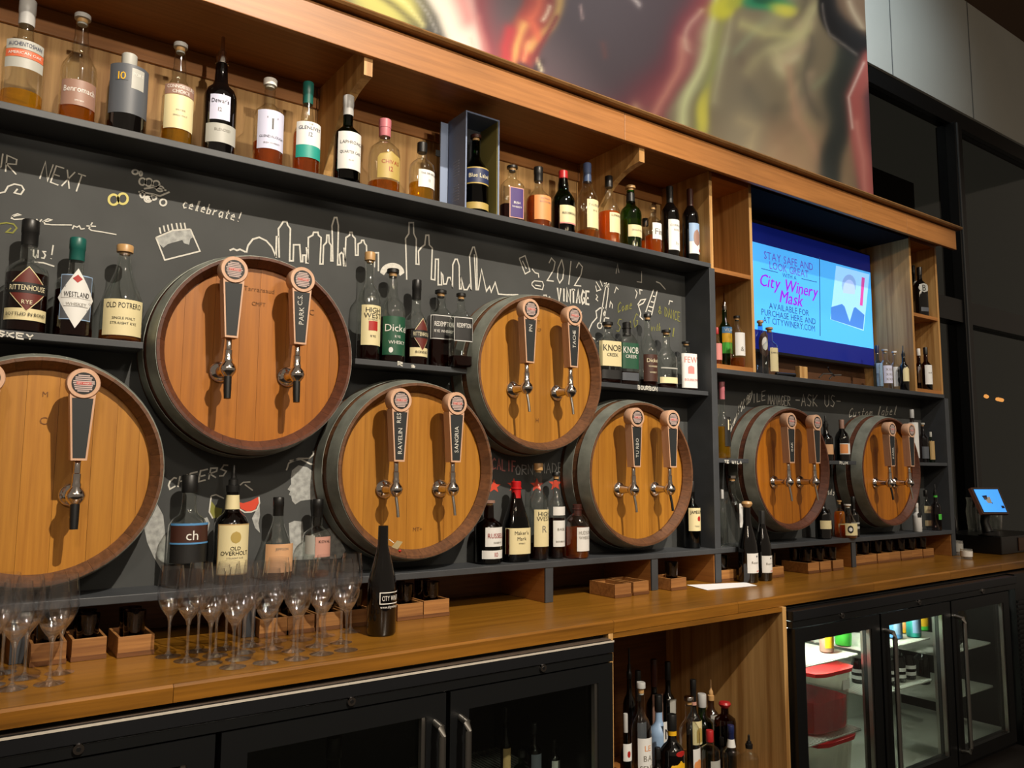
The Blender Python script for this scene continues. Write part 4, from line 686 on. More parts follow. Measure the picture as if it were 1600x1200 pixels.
# --- ledge left bay
row(.075, ZL, [
 (WK, 'clear bottle with brown band and pale blue stripes behind flutes', 289, 742, 58, D(kind='std', liq=('liq_dark', .16), cap=('cap_black', 'screw'), face=0, labs=[(.22,.56,1.2,'lab_black',[]),(.40,.555,1.2,'lab_brown',[('ch',.465,.085,'white')]),(.55,.57,1.2,'lab_blue',[]),(.385,.40,1.2,'lab_blue',[])])),
 (WK, 'tall dark whiskey bottle with big cream label and pourer', 358, 726, 52, D(kind='std', glass='glass_brown', liq=('liq_dark', .62), cap=('cap_black', 'pour'), face=0, labs=[(.08,.50,1.1,'lab_tan',[]),(.09,.49,1.02,'lab_cream',[('OLD',.30,.03,'ink'),('OVERHOLT',.26,.034,'ink'),('STRAIGHT RYE',.22,.014,'ink_soft')]),(.34,.44,.3,'lab_gold',[],'oval')], neck=(.62,.74,'lab_cream'))),
 (WK, 'clear bottle with peach paper label and black cap behind flutes', 431, 777, 48, D(kind='cone', liq=('liq_amber', .14), cap=('cap_black', 'tall'), face=0, labs=[(.10,.44,1.1,'lab_peach',[('JEPPSON',.38,.03,'ink_soft')])])),
 (WK, 'clear bottle with square pink label and thick black stopper', 493, 780, 46, D(k=.92, kind='bord', liq=('liq_amber', .08), cap=('cap_black', 'tall'), face=0, labs=[(.26,.52,.72,'lab_pink',[('KOVAL',.46,.035,'ink')],'rect',.25),(.30,.54,.4,'lab_silver',[],'rect',-.9)])),
 (WK, 'dark whiskey bottle with white label and red lettering by barrel', 763, 782, 42, D(kind='bord', glass='glass_brown', liq=('liq_dark', .6), cap=('lab_taupe', 'stop'), face=4, labs=[(.28,.58,1.0,'lab_white',[('RUSSELLS',.45,.075,'ink_red'),('RESERVE',.34,.03,'ink_soft')],'rect',.25),(.09,.22,1.1,'lab_white',[('10',.155,.07,'ink_red')],'rect',.1)])),
 (WK, 'square shouldered bourbon bottle with dripping red wax top', 806, 752, 44, D(kind='cone', n=3., ratio=.8, glass='glass_brown', liq=('liq_dark', .55), cap=('cap_wax', 'wax'), face=4, labs=[(.10,.42,1.0,'lab_cream',[("Maker's",.36,.045,'ink'),('Mark',.29,.045,'ink'),('WHISKY',.23,.018,'ink')])])),
 (WK, 'tall whiskey bottle with cream label and cork beside wax topped bottle', 841, 724, 32, D(kind='bord', liq=('liq_dark', .18), cap=('cap_wood', 'cork'), face=0, labs=[(.14,.52,1.05,'lab_cream',[('HIGH',.475,.045,'ink'),('WEST',.425,.045,'ink'),('R',.32,.07,'ink_soft')])])),
 (WK, 'slim whiskey bottle with two white labels and dark band', 869, 738, 27, D(kind='bord', liq=('liq_dark', .5), cap=('cap_black', 'stop'), face=0, labs=[(.14,.44,1.0,'lab_white',[('BASIL',.34,.03,'ink_soft'),('BOURBON',.2,.02,'ink_soft')]),(.50,.60,1.0,'lab_white',[])])),
 (WK, 'short round apothecary bottle with red wax and pale label', 902, 788, 41, D(Y=.04, k=.9, kind='jar', liq=('liq_copper', .58), cap=('cap_brown', 'wax'), face=6, labs=[(.14,.58,.8,'lab_white',[('HUDSON',.48,.07,'ink_soft'),('WHISKEY',.39,.06,'ink_soft')],'rect',.2)])),
 (WK, 'dark green bottle with cream label half hidden behind barrel', 1082, 752, 26, D(kind='bord', glass='glass_dkgreen', liq=('liq_dark', .6), cap=('cap_black', 'screw'), face=10, labs=[(.26,.60,1.05,'lab_cream',[('JAMESON',.54,.05,'ink'),('TRIPLE',.33,.02,'ink_soft')]),(.40,.48,.25,'lab_red',[],'oval',.3)])),
])
# --- right bay: tower cubbies and television shelf
row(.12, .977, [
 ('liqueur_bottle', 'clear bottle with red and white label in the oak cubby beside the charcoal post', 1121, 512, 15, D(kind='bord', liq=('liq_copper', .3), cap=('cap_red', 'screw'), labs=[(.2,.6,1.0,'lab_rose',[])])),
 ('liqueur_bottle', 'green bottle with yellow and green label and steel pourer', 1134, 457, 21, D(Y=.128, kind='bord', glass='glass_green', cap=('chrome', 'pour'), face=10, labs=[(.20,.34,1.1,'lab_lime',[]),(.34,.46,1.1,'lab_yellow',[]),(.46,.54,1.1,'lab_blue',[('VIDA',.50,.04,'white')])])),
 (WK, 'pale bottle with large white label in the oak cubby beside the charcoal post', 1153, 494, 23, D(Y=.045, kind='jar', liq=('liq_amber', .2), cap=('cap_black', 'stop'), face=10, labs=[(.22,.66,.98,'lab_white',[('&',.35,.09,'ink_soft')])])),
])
row(.075, .957, [
 ('gin_bottle', 'round shouldered gin bottle with dark oval label by the television', 1190, 501, 22, D(Y=.13, kind='jar', glass='glass_blue', cap=('cap_wood', 'stop'), face=14, labs=[(.34,.80,.95,'lab_brown',[],'oval'),(.46,.70,.5,'lab_white',[],'oval')])),
 ('gin_bottle', 'gin bottle with long pale label by the television', 1204, 512, 24, D(Y=.05, kind='bord', glass='glass_clear', cap=('cap_wood', 'stop'), face=6, labs=[(.08,.56,.8,'lab_cream',[('BARR HILL',.46,.035,'ink_soft')])])),
 ('gin_bottle', 'pale blue gin bottle on the window side of the television', 1373, 540, 14, D(Y=.13, kind='bord', glass='glass_blue', cap=('cap_navy', 'screw'), face=20, labs=[(.1,.6,1.0,'lab_sky',[])])),
 ('gin_bottle', 'gin bottle with lilac patterned label on the window side of the television', 1385, 546, 19, D(Y=.05, kind='bord', cap=('cap_silver', 'stop'), face=20, labs=[(.14,.58,1.0,'lab_lilac',[('XXX',.48,.06,'ink_soft'),('XXX',.36,.06,'ink_soft'),('XXX',.24,.06,'ink_soft')])])),
 ('gin_bottle', 'gin bottle with white crest label on the window side of the television', 1400, 549, 19, D(Y=.085, k=.82, kind='bord', cap=('cap_white', 'stop'), face=20, labs=[(.12,.60,1.0,'lab_white',[('GIN',.5,.05,'ink_soft')]),(.2,.34,.3,'lab_grey',[],'oval')])),
 ('gin_bottle', 'black bottle with fan shaped pale label and pourer', 1414, 540, 16, D(Y=.028, k=.85, kind='bord', glass='glass_black', cap=('cap_black', 'pour'), face=20, labs=[(.2,.52,.95,'lab_cream',[],'arch')])),
])
row(.12, 1.425, [
 ('vodka_bottle', 'black bottle with white scroll print beside the cubby side', 1431, 415, 13, D(Y=.112, kind='bord', glass='glass_black', cap=('cap_black', 'screw'), face=20, labs=[(.55,.70,1.0,'lab_silver',[],'oval')])),
 ('vodka_bottle', 'black square bottle with large white scroll print in upper cubby', 1440, 418, 20, D(Y=.052, kind='jar', n=4., ratio=.8, glass='glass_black', cap=('cap_black', 'screw'), face=20, labs=[(.48,.66,.9,'lab_silver',[('B',.57,.12,'ink')],'oval'),(.10,.18,.7,'lab_grey',[])])),
])
row(.10, .977, [
 (WK, 'dark bottle with white label in the oak cubby nearest the window', 1438, 545, 14, D(Y=.11, kind='bord', glass='glass_brown', liq=('liq_dark', .6), cap=('cap_white', 'screw'), face=20, labs=[(.2,.58,1.0,'lab_white',[])])),
 (WK, 'dark bottle with longer white label in the oak cubby nearest the window', 1449, 543, 16, D(Y=.05, kind='bord', glass='glass_brown', liq=('liq_dark', .6), cap=('cap_black', 'screw'), face=20, labs=[(.14,.58,1.0,'lab_white',[('RUM',.4,.03,'ink_soft')])])),
])
# --- right bay middle shelf
row(.075, RSZ, [
 ('tequila_bottle', 'tall clear bottle with gold letter on the tequila shelf', 1130, 597, 24, D(kind='long', liq=('liq_gold', .5), cap=('cap_pink', 'tall'), face=10, labs=[(.16,.54,.8,'lab_black',[('F',.44,.14,'cream')],'rect',.4)])),
 ('rum_bottle', 'black bottle with peach label and pourer between the two barrels under the television', 1292, 650, 20, D(kind='std', glass='glass_black', cap=('cap_black', 'pour'), face=14, labs=[(.14,.36,1.1,'lab_peach',[])])),
 ('rum_bottle', 'black round bottle with orange and white label between the two barrels under the television', 1317, 656, 22, D(Y=.05, kind='squat', glass='glass_black', cap=('lab_taupe', 'foil'), face=14, labs=[(.16,.42,1.1,'lab_white',[]),(.18,.40,.55,'lab_orange',[],'rect',-.5)])),
 ('mezcal_bottle', 'tall bottle with white sleeve behind the last barrel', 1428, 640, 17, D(Y=.05, kind='bord', glass='glass_smoke', cap=('cap_silver', 'screw'), face=20, labs=[(.08,.75,1.3,'lab_white',[])])),
 ('mezcal_bottle', 'grey green bottle with dark label on the far middle shelf', 1444, 661, 15, D(kind='bord', glass='glass_smoke', cap=('lab_silver', 'stop'), face=20, labs=[(.1,.4,1.0,'lab_grey',[])])),
 ('mezcal_bottle', 'slim olive bottle at the end of the far middle shelf', 1456, 675, 10, D(Y=.06, kind='bord', glass='glass_green', cap=('lab_silver', 'screw'), face=20, labs=[(.1,.7,1.1,'lab_tan',[])])),
])
# --- right bay ledge
row(.085, ZL, [
 ('tequila_bottle', 'clear bottle half hidden behind the charcoal post', 1130, 765, 12, D(Y=.055, kind='bord', cap=('cap_silver', 'screw'), face=10)),
 ('tequila_bottle', 'clear broad bottle with white label behind the wine bottles', 1146, 743, 30, D(Y=.06, kind='std', cap=('chrome', 'stop'), face=-20, labs=[(.26,.60,.6,'lab_white',[('TEQUILA',.54,.02,'ink_soft')],'rect',.1)])),
 ('brandy_bottle', 'dark bottle with cream strip label beside the amber barrel', 1287, 770, 24, D(Y=.05, kind='std', glass='glass_black', cap=('cap_black', 'screw'), face=14, labs=[(.22,.40,1.1,'lab_cream',[])])),
 ('honey_bottle', 'honey coloured bottle with cork between the two barrels under the television', 1313, 782, 17, D(kind='jar', liq=('liq_honey', .75), cap=('cap_wood', 'stop'), face=14, labs=[(.1,.36,1.0,'lab_cream',[])])),
 ('brandy_bottle', 'bell shaped bottle with round dark seal on cream label', 1326, 788, 26, D(Y=.018, kind='cone', liq=('liq_amber', .4), cap=('cap_white', 'stop'), face=14, labs=[(.08,.44,1.1,'lab_cream',[]),(.14,.38,.34,'lab_black',[],'oval',-.5),(.2,.32,.2,'lab_white',[],'oval',-.5)])),
 ('brandy_bottle', 'dark bottle with white lines beside the last barrel', 1335, 776, 16, D(Y=.04, kind='std', glass='glass_black', cap=('cap_black', 'screw'), face=14, labs=[(.2,.26,1.0,'lab_silver',[]),(.32,.36,1.0,'lab_silver',[])])),
 ('vodka_bottle', 'white bottle with arched black emblem beside the last barrel', 1434, 786, 13, D(Y=.04, kind='bord', glass='lab_white', cap=('cap_white', 'screw'), face=25, labs=[(.5,.68,.5,'lab_black',[],'arch')])),
 ('vodka_bottle', 'clear bottle with two cream labels at the end of the ledge', 1449, 766, 18, D(Y=.10, k=.88, kind='bord', cap=('cap_black', 'screw'), face=25, labs=[(.42,.60,1.0,'lab_cream',[('GIN',.5,.05,'ink_soft')]),(.10,.24,1.0,'lab_cream',[])])),
 ('vodka_bottle', 'dark green bottle with bright green collar and square label', 1464, 757, 17, D(Y=.032, k=.88, kind='std', glass='glass_smoke', cap=('cap_black', 'pour'), face=25, labs=[(.24,.36,.5,'lab_lime',[],'rect',.3)], neck=(.72,.82,'lab_lime'))),
])
# --- on the counter
def stand(u, v, top, w, Z=0.): p = at(u, v, Z=Z); h = zon(top, p[0], p[1])-Z; return float(p[0]), float(p[1]), h, w/2*depth(*p)/F
x_, y_, h_, r_ = stand(600, 993, 822, 46)
wbt = bottle('wine_bottle', 'tall black wine bottle with white printed box and paper neck tag', x_, y_+.02, 0, h_, r_, 'burg', 'glass_black', None, None, [], face=-18)
for txt, zc, hh_, mw in (('CITY WINERY', .345, .044, 1.5), ('www.citywinery.com', .268, .026, 1.7)):
    V, Fc = text_geo(txt, hh_*h_, maxw=r_*mw); mm = MB(); mm.add([surf(2, r_, 1, a, zc*h_+b_, .0012) for a, b_ in V], Fc); mm.build('lettering', MATS['white'], wbt)
for (s0, s1, z0, z1) in ((-.92, .92, .392, .400), (-.92, .92, .292, .300), (-.92, -.86, .292, .40), (.86, .92, .292, .40)):
    vs = [surf(2, r_, 1, (s0+(s1-s0)*i/10)*r_, z*h_, .0012) for z in (z0, z1) for i in range(11)]; MB().add(vs, [(i, i+1, i+12, i+11) for i in range(10)]).build('printed_frame', MATS['white'], wbt)
tg = MB(); tg.add([(.016, -.020, h_*.80), (.030, -.030, h_*.86), (.058, -.026, h_*.84), (.046, -.016, h_*.77), (.0165, -.0192, h_*.80), (.0305, -.0292, h_*.86), (.0585, -.0252, h_*.84), (.0465, -.0152, h_*.77)], [(3, 2, 1, 0), (4, 5, 6, 7), (0, 1, 5, 4), (1, 2, 6, 5), (2, 3, 7, 6), (3, 0, 4, 7)]); tg = tg.build('neck_tag', MATS['lab_cream'], wbt)
MB().tube([(.013, -.012, h_*.87), (.018, -.02, h_*.85), (.022, -.024, h_*.835)], .0012, 6).build('string', MATS['white'], tg); MB().lathe([(0, -.006), (.006, 0), (0, .006)], 8, c=(.05, -.022, h_*.755)).build('tag_seal', MATS['lab_red'], tg)
for u, v, tp, w, lb, cp, fc in ((1170, 905, 783, 30, 'black wine bottle with bulb stopper and white label near the paper', ('cap_wood', 'ball'), 4), (1193, 903, 798, 27, 'black wine bottle with white label, partly behind the stoppered one', ('lab_black', 'foil'), 6)):
    y_ = -.052; x_ = xon(u, y_, 0); h_ = zon(tp, x_, y_); r_ = w/2*depth(x_, y_, .1)/F; bottle('wine_bottle', lb, x_, y_, 0, h_, r_, 'burg', 'glass_black', None, cp, [(.12, .36, 1.05, 'lab_white', [('Reserve', .25, .03, 'ink_soft')], 'rect', .12), (.31, .335, .12, 'lab_grey', [], 'oval', .2), (.135, .15, .2, 'lab_rose', [], 'rect', .3)], face=fc)
pa = [at(u, v, Z=.0015) for u, v in ((1073, 914), (1165, 910), (1183, 915), (1105, 922))]
m = MB(); m.add([(p[0], p[1], .0012) for p in pa]+[(p[0], p[1], .0018) for p in pa], [(0, 1, 2, 3)[::-1], (4, 5, 6, 7), (0, 1, 5, 4), (1, 2, 6, 5), (2, 3, 7, 6), (3, 0, 4, 7)]); tag(m.build('paper_sheet', MATS['paper']), 'white sheet of paper lying on the counter beside wine bottles', 'paper')
# --- flutes
def make_flute():
    g = thing('champagne_flute', 'x', 'glass'); H = .235
    MB().lathe([(.006, .100), (.012, .108), (.022, .122), (.031, .142), (.0345, .160), (.0335, .185), (.030, .215), (.0275, H), (.0268, H), (.0292, .215), (.0327, .185), (.0337, .160), (.030, .143), (.021, .125), (.010, .113), (0, .110)], 28).build('bowl', MATS['glass_flute'], g)
    MB().lathe([(.0048, .012), (.0036, .022), (.0034, .060), (.0042, .088), (.0075, .100), (.0085, .1035), (0, .107)], 14).build('stem', MATS['glass_stem'], g)
    MB().lathe([(.031, .0004), (.032, .0012), (.022, .003), (.010, .006), (.0056, .012), (0, .0125)], 28).build('foot', MATS['glass_stem'], g)
    MB().lathe([(.0085, .1035), (.0155, .1125), (.023, .1235), (.0265, .131), (.015, .1205), (0, .1165)], 20).build('bowl_base', MATS['glass_stem'], g)
    return g
flutes = [(410,505),(527,532),(668,548),(815,572),(1020,545),(1215,520),(1370,488),(1522,465),(594,472),(705,500),(848,522),(760,458),(882,480),(930,438),(1060,455),(1085,408),(1193,470),(1248,400),(1340,440),(1388,375),(1490,418),(1550,350)]
fl = [(160+a*.25, 900+b*.25, 1) for a, b in flutes]+[(18, 1077, 0), (38, 1060, 0), (77, 1069, 0), (93, 1052, 0), (2, 1052, 0), (-16, 1072, 0)]
proto = make_flute(); pts = []
for i, (u, v, gR) in enumerate(fl):
    p = at(u, v, Z=0.); p = [float(p[0]), float(p[1])]
    for _ in range(30):
        for q in pts:
            d = math.hypot(p[0]-q[0], p[1]-q[1])
            if d < .0705: p[0] += (p[0]-q[0])/max(d, .01)*(.0715-d); p[1] += (p[1]-q[1])/max(d, .01)*(.0715-d)
    p[1] = max(p[1], yf(p[0])+.036); pts.append(p)
    g = proto if i == 0 else copy_tree(proto); g.location = (p[0], p[1], .0005); g.rotation_euler.z = i*.7
    tag(g, 'empty champagne flute in the large cluster beside the black wine bottle' if gR else 'empty champagne flute in the small cluster in front of the blank handled barrel', 'glass', 'flutes in the large cluster' if gR else 'flutes in the small cluster')
# --- little wooden crates with tasting glasses in the cubbies
def make_tumbler():
    return MB().lathe([(.0, .003), (.022, .001), (.0235, .004), (.0285, .104), (.0275, .104), (.0226, .008), (0, .008)], 18).build('tasting_glass', MATS['glass_smoke'])
tum = None
def crate(label, u, v, w, h, dep, y=None, ng=2, x=None):
    """u,v: where the front lower left corner stands on the counter"""
    global tum
    p = at(u, v, Z=0.); x0, y0 = float(p[0]), float(p[1]); t = .007
    if y is not None: y0 = y; x0 = xon(u, y, 0)
    if x is not None: x0 = x
    c = thing('wooden_crate', label, 'crate', (x0+w/2, y0+dep/2, .0008)); a, d = w/2, dep/2; mtl = MATS['crate_wood']
    MB().box(-a, a, -d, -d+t, 0, h).build('front_board', mtl, c, bevel=.001); MB().box(-a, a, d-t, d, 0, h).build('back_board', mtl, c, bevel=.001)
    MB().box(-a, -a+t, -d+t, d-t, 0, h).build('side_board', mtl, c, bevel=.001); MB().box(a-t, a, -d+t, d-t, 0, h).build('side_board', mtl, c, bevel=.001); MB().box(-a+t, a-t, -d+t, d-t, 0, .006).build('bottom_board', mtl, c)
    MB().box(-a-.001, a+.001, -d-.0015, -d, .0, .012).build('base_strip', MATS['oak_dark'], c)
    for k in range(ng):
        if tum is None: tum = make_tumbler(); g = tum
        else: g = tum.copy(); COL.objects.link(g)
        g.location = (x0+w/2, y0+t+.034+k*.061, .0075); tag(g, 'smoky tasting glass in the '+' '.join(label.split()[1:13]), 'glass', 'tasting glasses in the crates')
CW = .085
crate('small crate behind the small flute cluster, nearer the divider', 62, 1036, .078, .055, .15, y=-.06, x=-2.595)
crate('small crate behind the small flute cluster, farther from the divider', 90, 1030, .080, .055, .15, y=-.055, x=-2.505)
crate('small crate alone between the two flute clusters', 183, 1029, .088, .052, .15)
crate('small crate behind the large flute cluster, next to divider', 402, 1001, CW, .052, .15, y=-.03, x=-2.020)
crate('small crate second behind the large flute cluster', 448, 996, CW, .052, .15, y=-.03)
crate('small crate third behind the large flute cluster', 494, 989, CW, .052, .15, y=-.03)
crate('small crate between the flutes and the tall black wine bottle', 541, 982, CW, .052, .15, y=-.03)
crate('small crate touching the tall black wine bottle', 621, 972, .094, .052, .15, y=-.02)
crate('small crate end one beside the tall black wine bottle', 662, 966, .098, .055, .15, y=-.02)
crate('small crate of the pair, farther from the divider near the paper', 961, 928, .086, .052, .15, y=-.065, ng=0)
crate('small crate of the pair, touching the divider near the paper', 990, 924, .084, .052, .15, y=-.055, ng=0)
crate('small crate near the paper sheet holding a tasting glass', 1049, 917, .09, .048, .13, y=-.05, ng=1)
crate('small crate hidden partly by the stoppered wine bottle', 1128, 908, .10, .05, .15, y=.01, ng=1)
crate('small crate on the television side of the two wine bottles', 1204, 899, .10, .048, .14, y=-.03, ng=1)
crate('small crate first of three under the amber barrel ledge', 1263, 893, .09, .05, .15, y=-.03)
crate('small crate second of three under the amber barrel ledge', 1282, 891, .09, .05, .15, y=-.03)
crate('small crate third of three under the amber barrel ledge', 1302, 888, .09, .05, .15, y=-.03)
for k, nm in enumerate(('first', 'second', 'third', 'fourth', 'fifth', 'sixth', 'seventh')):
    crate('small crate %s from the divider under the last barrel' % nm, 1341+k*17.5, 880, .115, .05, .15, y=.03+.004*(k % 2), x=1.108+k*.119)
# ------------------------------------------------------------------ television
TY = .235
tv = thing('television', 'flat television showing a bright blue slide between oak towers', 'television', (1.13, TY, 1.465)); hw, hz = .625, .352
MB().box(-hw, hw, .0, .045, -hz, hz).build('casing', MATS['black_plastic'], tv, bevel=.003)
def glow(name, hexc, s): return mat(name, hexc, .25, emit=s)
sc_ = MB().box(-hw+.008, hw-.008, -.001, 0, -hz+.016, hz-.008).build('screen', glow('screen_navy', '#12207a', .30), tv)
sl = MB().box(-hw+.008, hw-.008, -.0016, -.001, 1.232-1.465, 1.704-1.465).build('slide', glow('screen_sky', '#46a4ee', .85), tv)
def tvtext(txt, u, v, h, m, mw=None, sl_=0.):
    p = at(u, v, Y=TY); flat_text('lettering', txt, h, m, sl, (float(p[0])-1.13, -.0022, float(p[2])-1.465), maxw=mw, slant=sl_)
glow('screen_ink', '#27477e', .5); glow('screen_violet', '#5d50b8', .6); glow('screen_purple', '#8a2fc0', .8)
tvtext('STAY SAFE AND', 1232.5, 408, .042, 'screen_violet', .44); tvtext('LOOK GREAT', 1233, 421.5, .042, 'screen_violet', .35); tvtext('WITH A', 1233, 432, .024, 'screen_ink', .16)
[tvtext(w_, u_+du, v_, h_, 'screen_purple', m_, .28) for w_, u_, v_, h_, m_ in (('City Winery', 1232, 446.5, .068, .52), ('Mask', 1235, 466, .070, .28)) for du in (0, .7)]
tvtext('AVAILABLE FOR', 1233, 483.5, .034, 'screen_ink', .37); tvtext('PURCHASE HERE AND', 1233, 495, .034, 'screen_ink', .50); tvtext('AT CITYWINERY.COM', 1233.5, 506.5, .034, 'screen_ink', .46)
def tvp(name, pts, m, y=-.0021):
    P = [(float(p[0])-1.13, float(p[2])-1.465) for p in (at(u, v, Y=TY) for u, v in pts)]; return MB().prism(P, y, -.0016).build(name, MATS[m], sl)
tvp('rule', [(1189, 419), (1215, 425.5), (1215, 426.5), (1189, 420)], 'screen_ink'); tvp('rule', [(1252, 435), (1276, 440.5), (1276, 441.5), (1252, 436)], 'screen_ink')
tvp('slide_divider', [(1279.5, 402), (1280.5, 402.3), (1281.5, 525), (1280.5, 525)], 'screen_ink')
glow('screen_pale', '#8cc4f4', .9); glow('screen_skin', '#9db8f0', .9); glow('screen_coat', '#3f78cc', .8); glow('screen_pink', '#c24aa0', .8); glow('screen_hair', '#7fa6e2', .8)
tvp('picture', [(1306, 415), (1358, 429), (1349, 517), (1297, 499)], 'screen_pale'); ell_ = lambda cx, cy, rx, ry: [(cx+rx*math.cos(a*math.pi/9), cy+ry*math.sin(a*math.pi/9)) for a in range(18)]
tvp('picture_hair', ell_(1326, 446, 11, 17), 'screen_hair', -.0024); tvp('picture_face', ell_(1326, 454, 9.5, 17), 'screen_skin', -.0027); tvp('picture_mask', [(1317, 458), (1335, 460), (1333, 470), (1325, 474), (1318, 467)], 'screen_pale', -.003)
tvp('picture_coat', [(1298, 480), (1315, 475), (1325, 485), (1336, 480), (1350, 492), (1348, 515), (1298, 499)], 'screen_coat', -.0024); tvp('picture_shirt', [(1318, 476), (1334, 479), (1327, 503)], 'screen_pale', -.003); tvp('picture_sign', [(1346, 433), (1350.5, 434.5), (1347, 478), (1343, 477)], 'screen_pink', -.003)
MB().box(-.03, .03, .045, .072, -.12, .12).build('wall_bracket', MATS['black_metal'], tv)
a = at(1218, 586, Z=.96); b_ = at(1248, 588, Z=.96); tag(MB().tube([(a[0], a[1]+.02, .967), (b_[0], b_[1]+.02, .967)], .009, 8).build('remote_control', MATS['black_plastic']), 'slim black remote on the shelf under the television', 'remote')
p = at(1341, 594, Z=.957); tag(MB().box(p[0]-.035, p[0]+.035, .20, .23, .9575, 1.06).build('wood_block', MATS['oak_v'], bevel=.002), 'pale wooden block standing under the television', 'block')
for k, (uu, vv, u2, v2) in enumerate(((1280, 590, 1300, 584), (1296, 592, 1314, 586), (1294, 574, 1304, 588))):
    a = at(uu, vv, Y=.20); b_ = at(u2, v2, Y=.20); tag(MB().tube([(a[0], .20, max(a[2], .963)), ((a[0]+b_[0])/2, .215, (a[2]+b_[2])/2+.012), (b_[0], .20, max(b_[2], .963))], .004, 6).build('cable', MATS['brushed_steel' if k < 2 else 'rubber']), 'loose %s cable on the shelf under the television' % ('grey shorter', 'grey longer', 'dark hanging')[k], 'cable')
# ------------------------------------------------------------------ coolers
CY = -.42
def wire_shelf(par, x0, x1, y0, y1, z):
    m = MB(); k = int((x1-x0)/.014)
    for i in range(k+1): x = x0+(x1-x0)*i/k; m.box(x-.0022, x+.0022, y0, y1, z-.004, z)
    for y in (y0, (y0+y1)/2, y1): m.box(x0, x1, y-.003, y+.003, z-.009, z-.004)
    o = m.build('wire_shelf', mat('wire', '#b9bab0', .4, metal=.2), par); o['kind'] = 'stuff'; return o
def cooler(label, x0, pitch, ndoor, xend, inner, handles, zsh, hinge):
    c = thing('undercounter_cooler', label, 'cooler', (0, 0, ZC)); z = lambda v: v-ZC; bm = MATS['black_metal']
    MB().box(x0, xend, CY+.05, .25, z(-.93), z(-.86)).build('plinth', bm, c); MB().box(x0, xend, CY+.05, .25, z(-.075), z(-.050)).build('top_panel', bm, c)
    MB().box(x0, x0+.02, CY+.05, .25, z(-.86), z(-.075)).build('side_panel', bm, c); MB().box(xend-.02, xend, CY+.05, .25, z(-.86), z(-.075)).build('side_panel', bm, c)
    MB().box(x0+.02, xend-.02, .235, .25, z(-.86), z(-.075)).build('back_panel', MATS[inner], c); MB().box(x0+.02, xend-.02, CY+.06, .235, z(-.86), z(-.855)).build('floor_panel', MATS[inner], c)
    MB().box(x0, xend, CY-.004, CY+.05, z(-.094), z(-.056)).build('lip', mat('lip_metal', '#26272a', .35, metal=.6), c, bevel=.002)
    if inner == 'cool_dark': MB().box(x0, xend, CY-.0055, CY-.004, z(-.061), z(-.0555)).build('lip_highlight', mat('highlight_pale', '#d8d0c2', .35, metal=.35), c)  # pale strip painted as the highlight along the lip
    MB().box(x0, xend, CY+.001, CY+.05, z(-.122), z(-.096)).build('lock_rail', bm, c, bevel=.001)
    MB().box(x0, xend, yf(x0)+.018, CY+.05, z(-.056), z(-.054)).build('top_trim', mat('trim_brown', '#75665a', .35, metal=.5), c)
    for i in range(ndoor):
        a = x0+.012+i*pitch; b_ = a+pitch-.014; t = .062; zt_, zb_ = -.126, -.885
        d = MB(); d.box(a, b_, CY, CY+.045, z(zt_-.055), z(zt_)); d.box(a, b_, CY, CY+.045, z(zb_), z(zb_+.06)); d.box(a, a+t, CY, CY+.045, z(zb_+.06), z(zt_-.055)); d.box(b_-t, b_, CY, CY+.045, z(zb_+.06), z(zt_-.055)); d = d.build('door', bm, c)
        MB().box(a+t, b_-t, CY+.02, CY+.026, z(zb_+.06), z(zt_-.055)).build('pane', MATS['glass_pane'], d)
        MB().box(b_-t-.012, b_-t, CY+.004, CY+.02, z(zb_+.06), z(zt_-.055)).build('inner_trim', MATS['brushed_steel'], d)
        if handles[i]:
            hx = a+.034 if handles[i] == 'L' else b_-.034
            MB().tube([(hx, CY+.002, z(-.20)), (hx, CY-.035, z(-.205)), (hx, CY-.040, z(-.225)), (hx, CY-.040, z(-.80)), (hx, CY-.035, z(-.82)), (hx, CY+.002, z(-.825))], .010, 10).build('handle', MATS['brushed_steel'], d)
        lx = a+pitch*.52; lk = MB().lathe([(.0, -.004), (.011, -.004), (.012, .0), (.012, .004)], 16, axis='Y', c=(lx, CY-.002, z(-.104))).build('lock', MATS['chrome'], c); MB().lathe([(0, -.0046), (.005, -.0046), (.005, -.004)], 10, axis='Y', c=(lx, CY-.002, z(-.104))).build('keyhole', MATS['black_plastic'], lk)
        if i < ndoor-1: MB().box(b_-.03, b_+.03, CY+.046, CY+.075, z(-.86), z(-.13)).build('mullion_post', MATS['brushed_steel'] if inner == 'cool_in' else bm, c)
        for zz in zsh[i]: wire_shelf(c, a+.03, b_-.03, CY+.09, .20, z(zz))
    return c
mat('cool_in', '#a9aca2', .5); mat('cool_dark', '#16171a', .6)
mat('vent_black', '#0b0b0c', .5)
lc = cooler('long black cooler with dark glass doors under the flutes', -2.862, .622, 3, -.995, 'cool_dark', [None, 'R', 'L'], [(-.62,), (-.62,), (-.55,)], 0)
rc = cooler('black cooler with lit glass doors full of drinks', -.047, .615, 3, 1.90, 'cool_in', [None, 'L', 'L'], [(-.305, -.62), (-.305, -.50), (-.40, -.62)], 0)
cv = MB(); 
for k in range(26): cv.box(1.915, 2.6, CY+.004, CY+.012, -.20-.025*k, -.188-.025*k)
vg = thing('vent_cabinet', 'black louvred compressor cabinet at the end of the lit cooler', 'cabinet', (0, 0, 0)); MB().box(1.905, 2.6, CY+.012, .25, -.93, -.05).build('body', MATS['black_metal'], vg)
for k in range(26): MB().box(1.915, 2.6, CY+.002, CY+.012, -.20-.025*k, -.188-.025*k).build('louvre', MATS['vent_black'], vg)
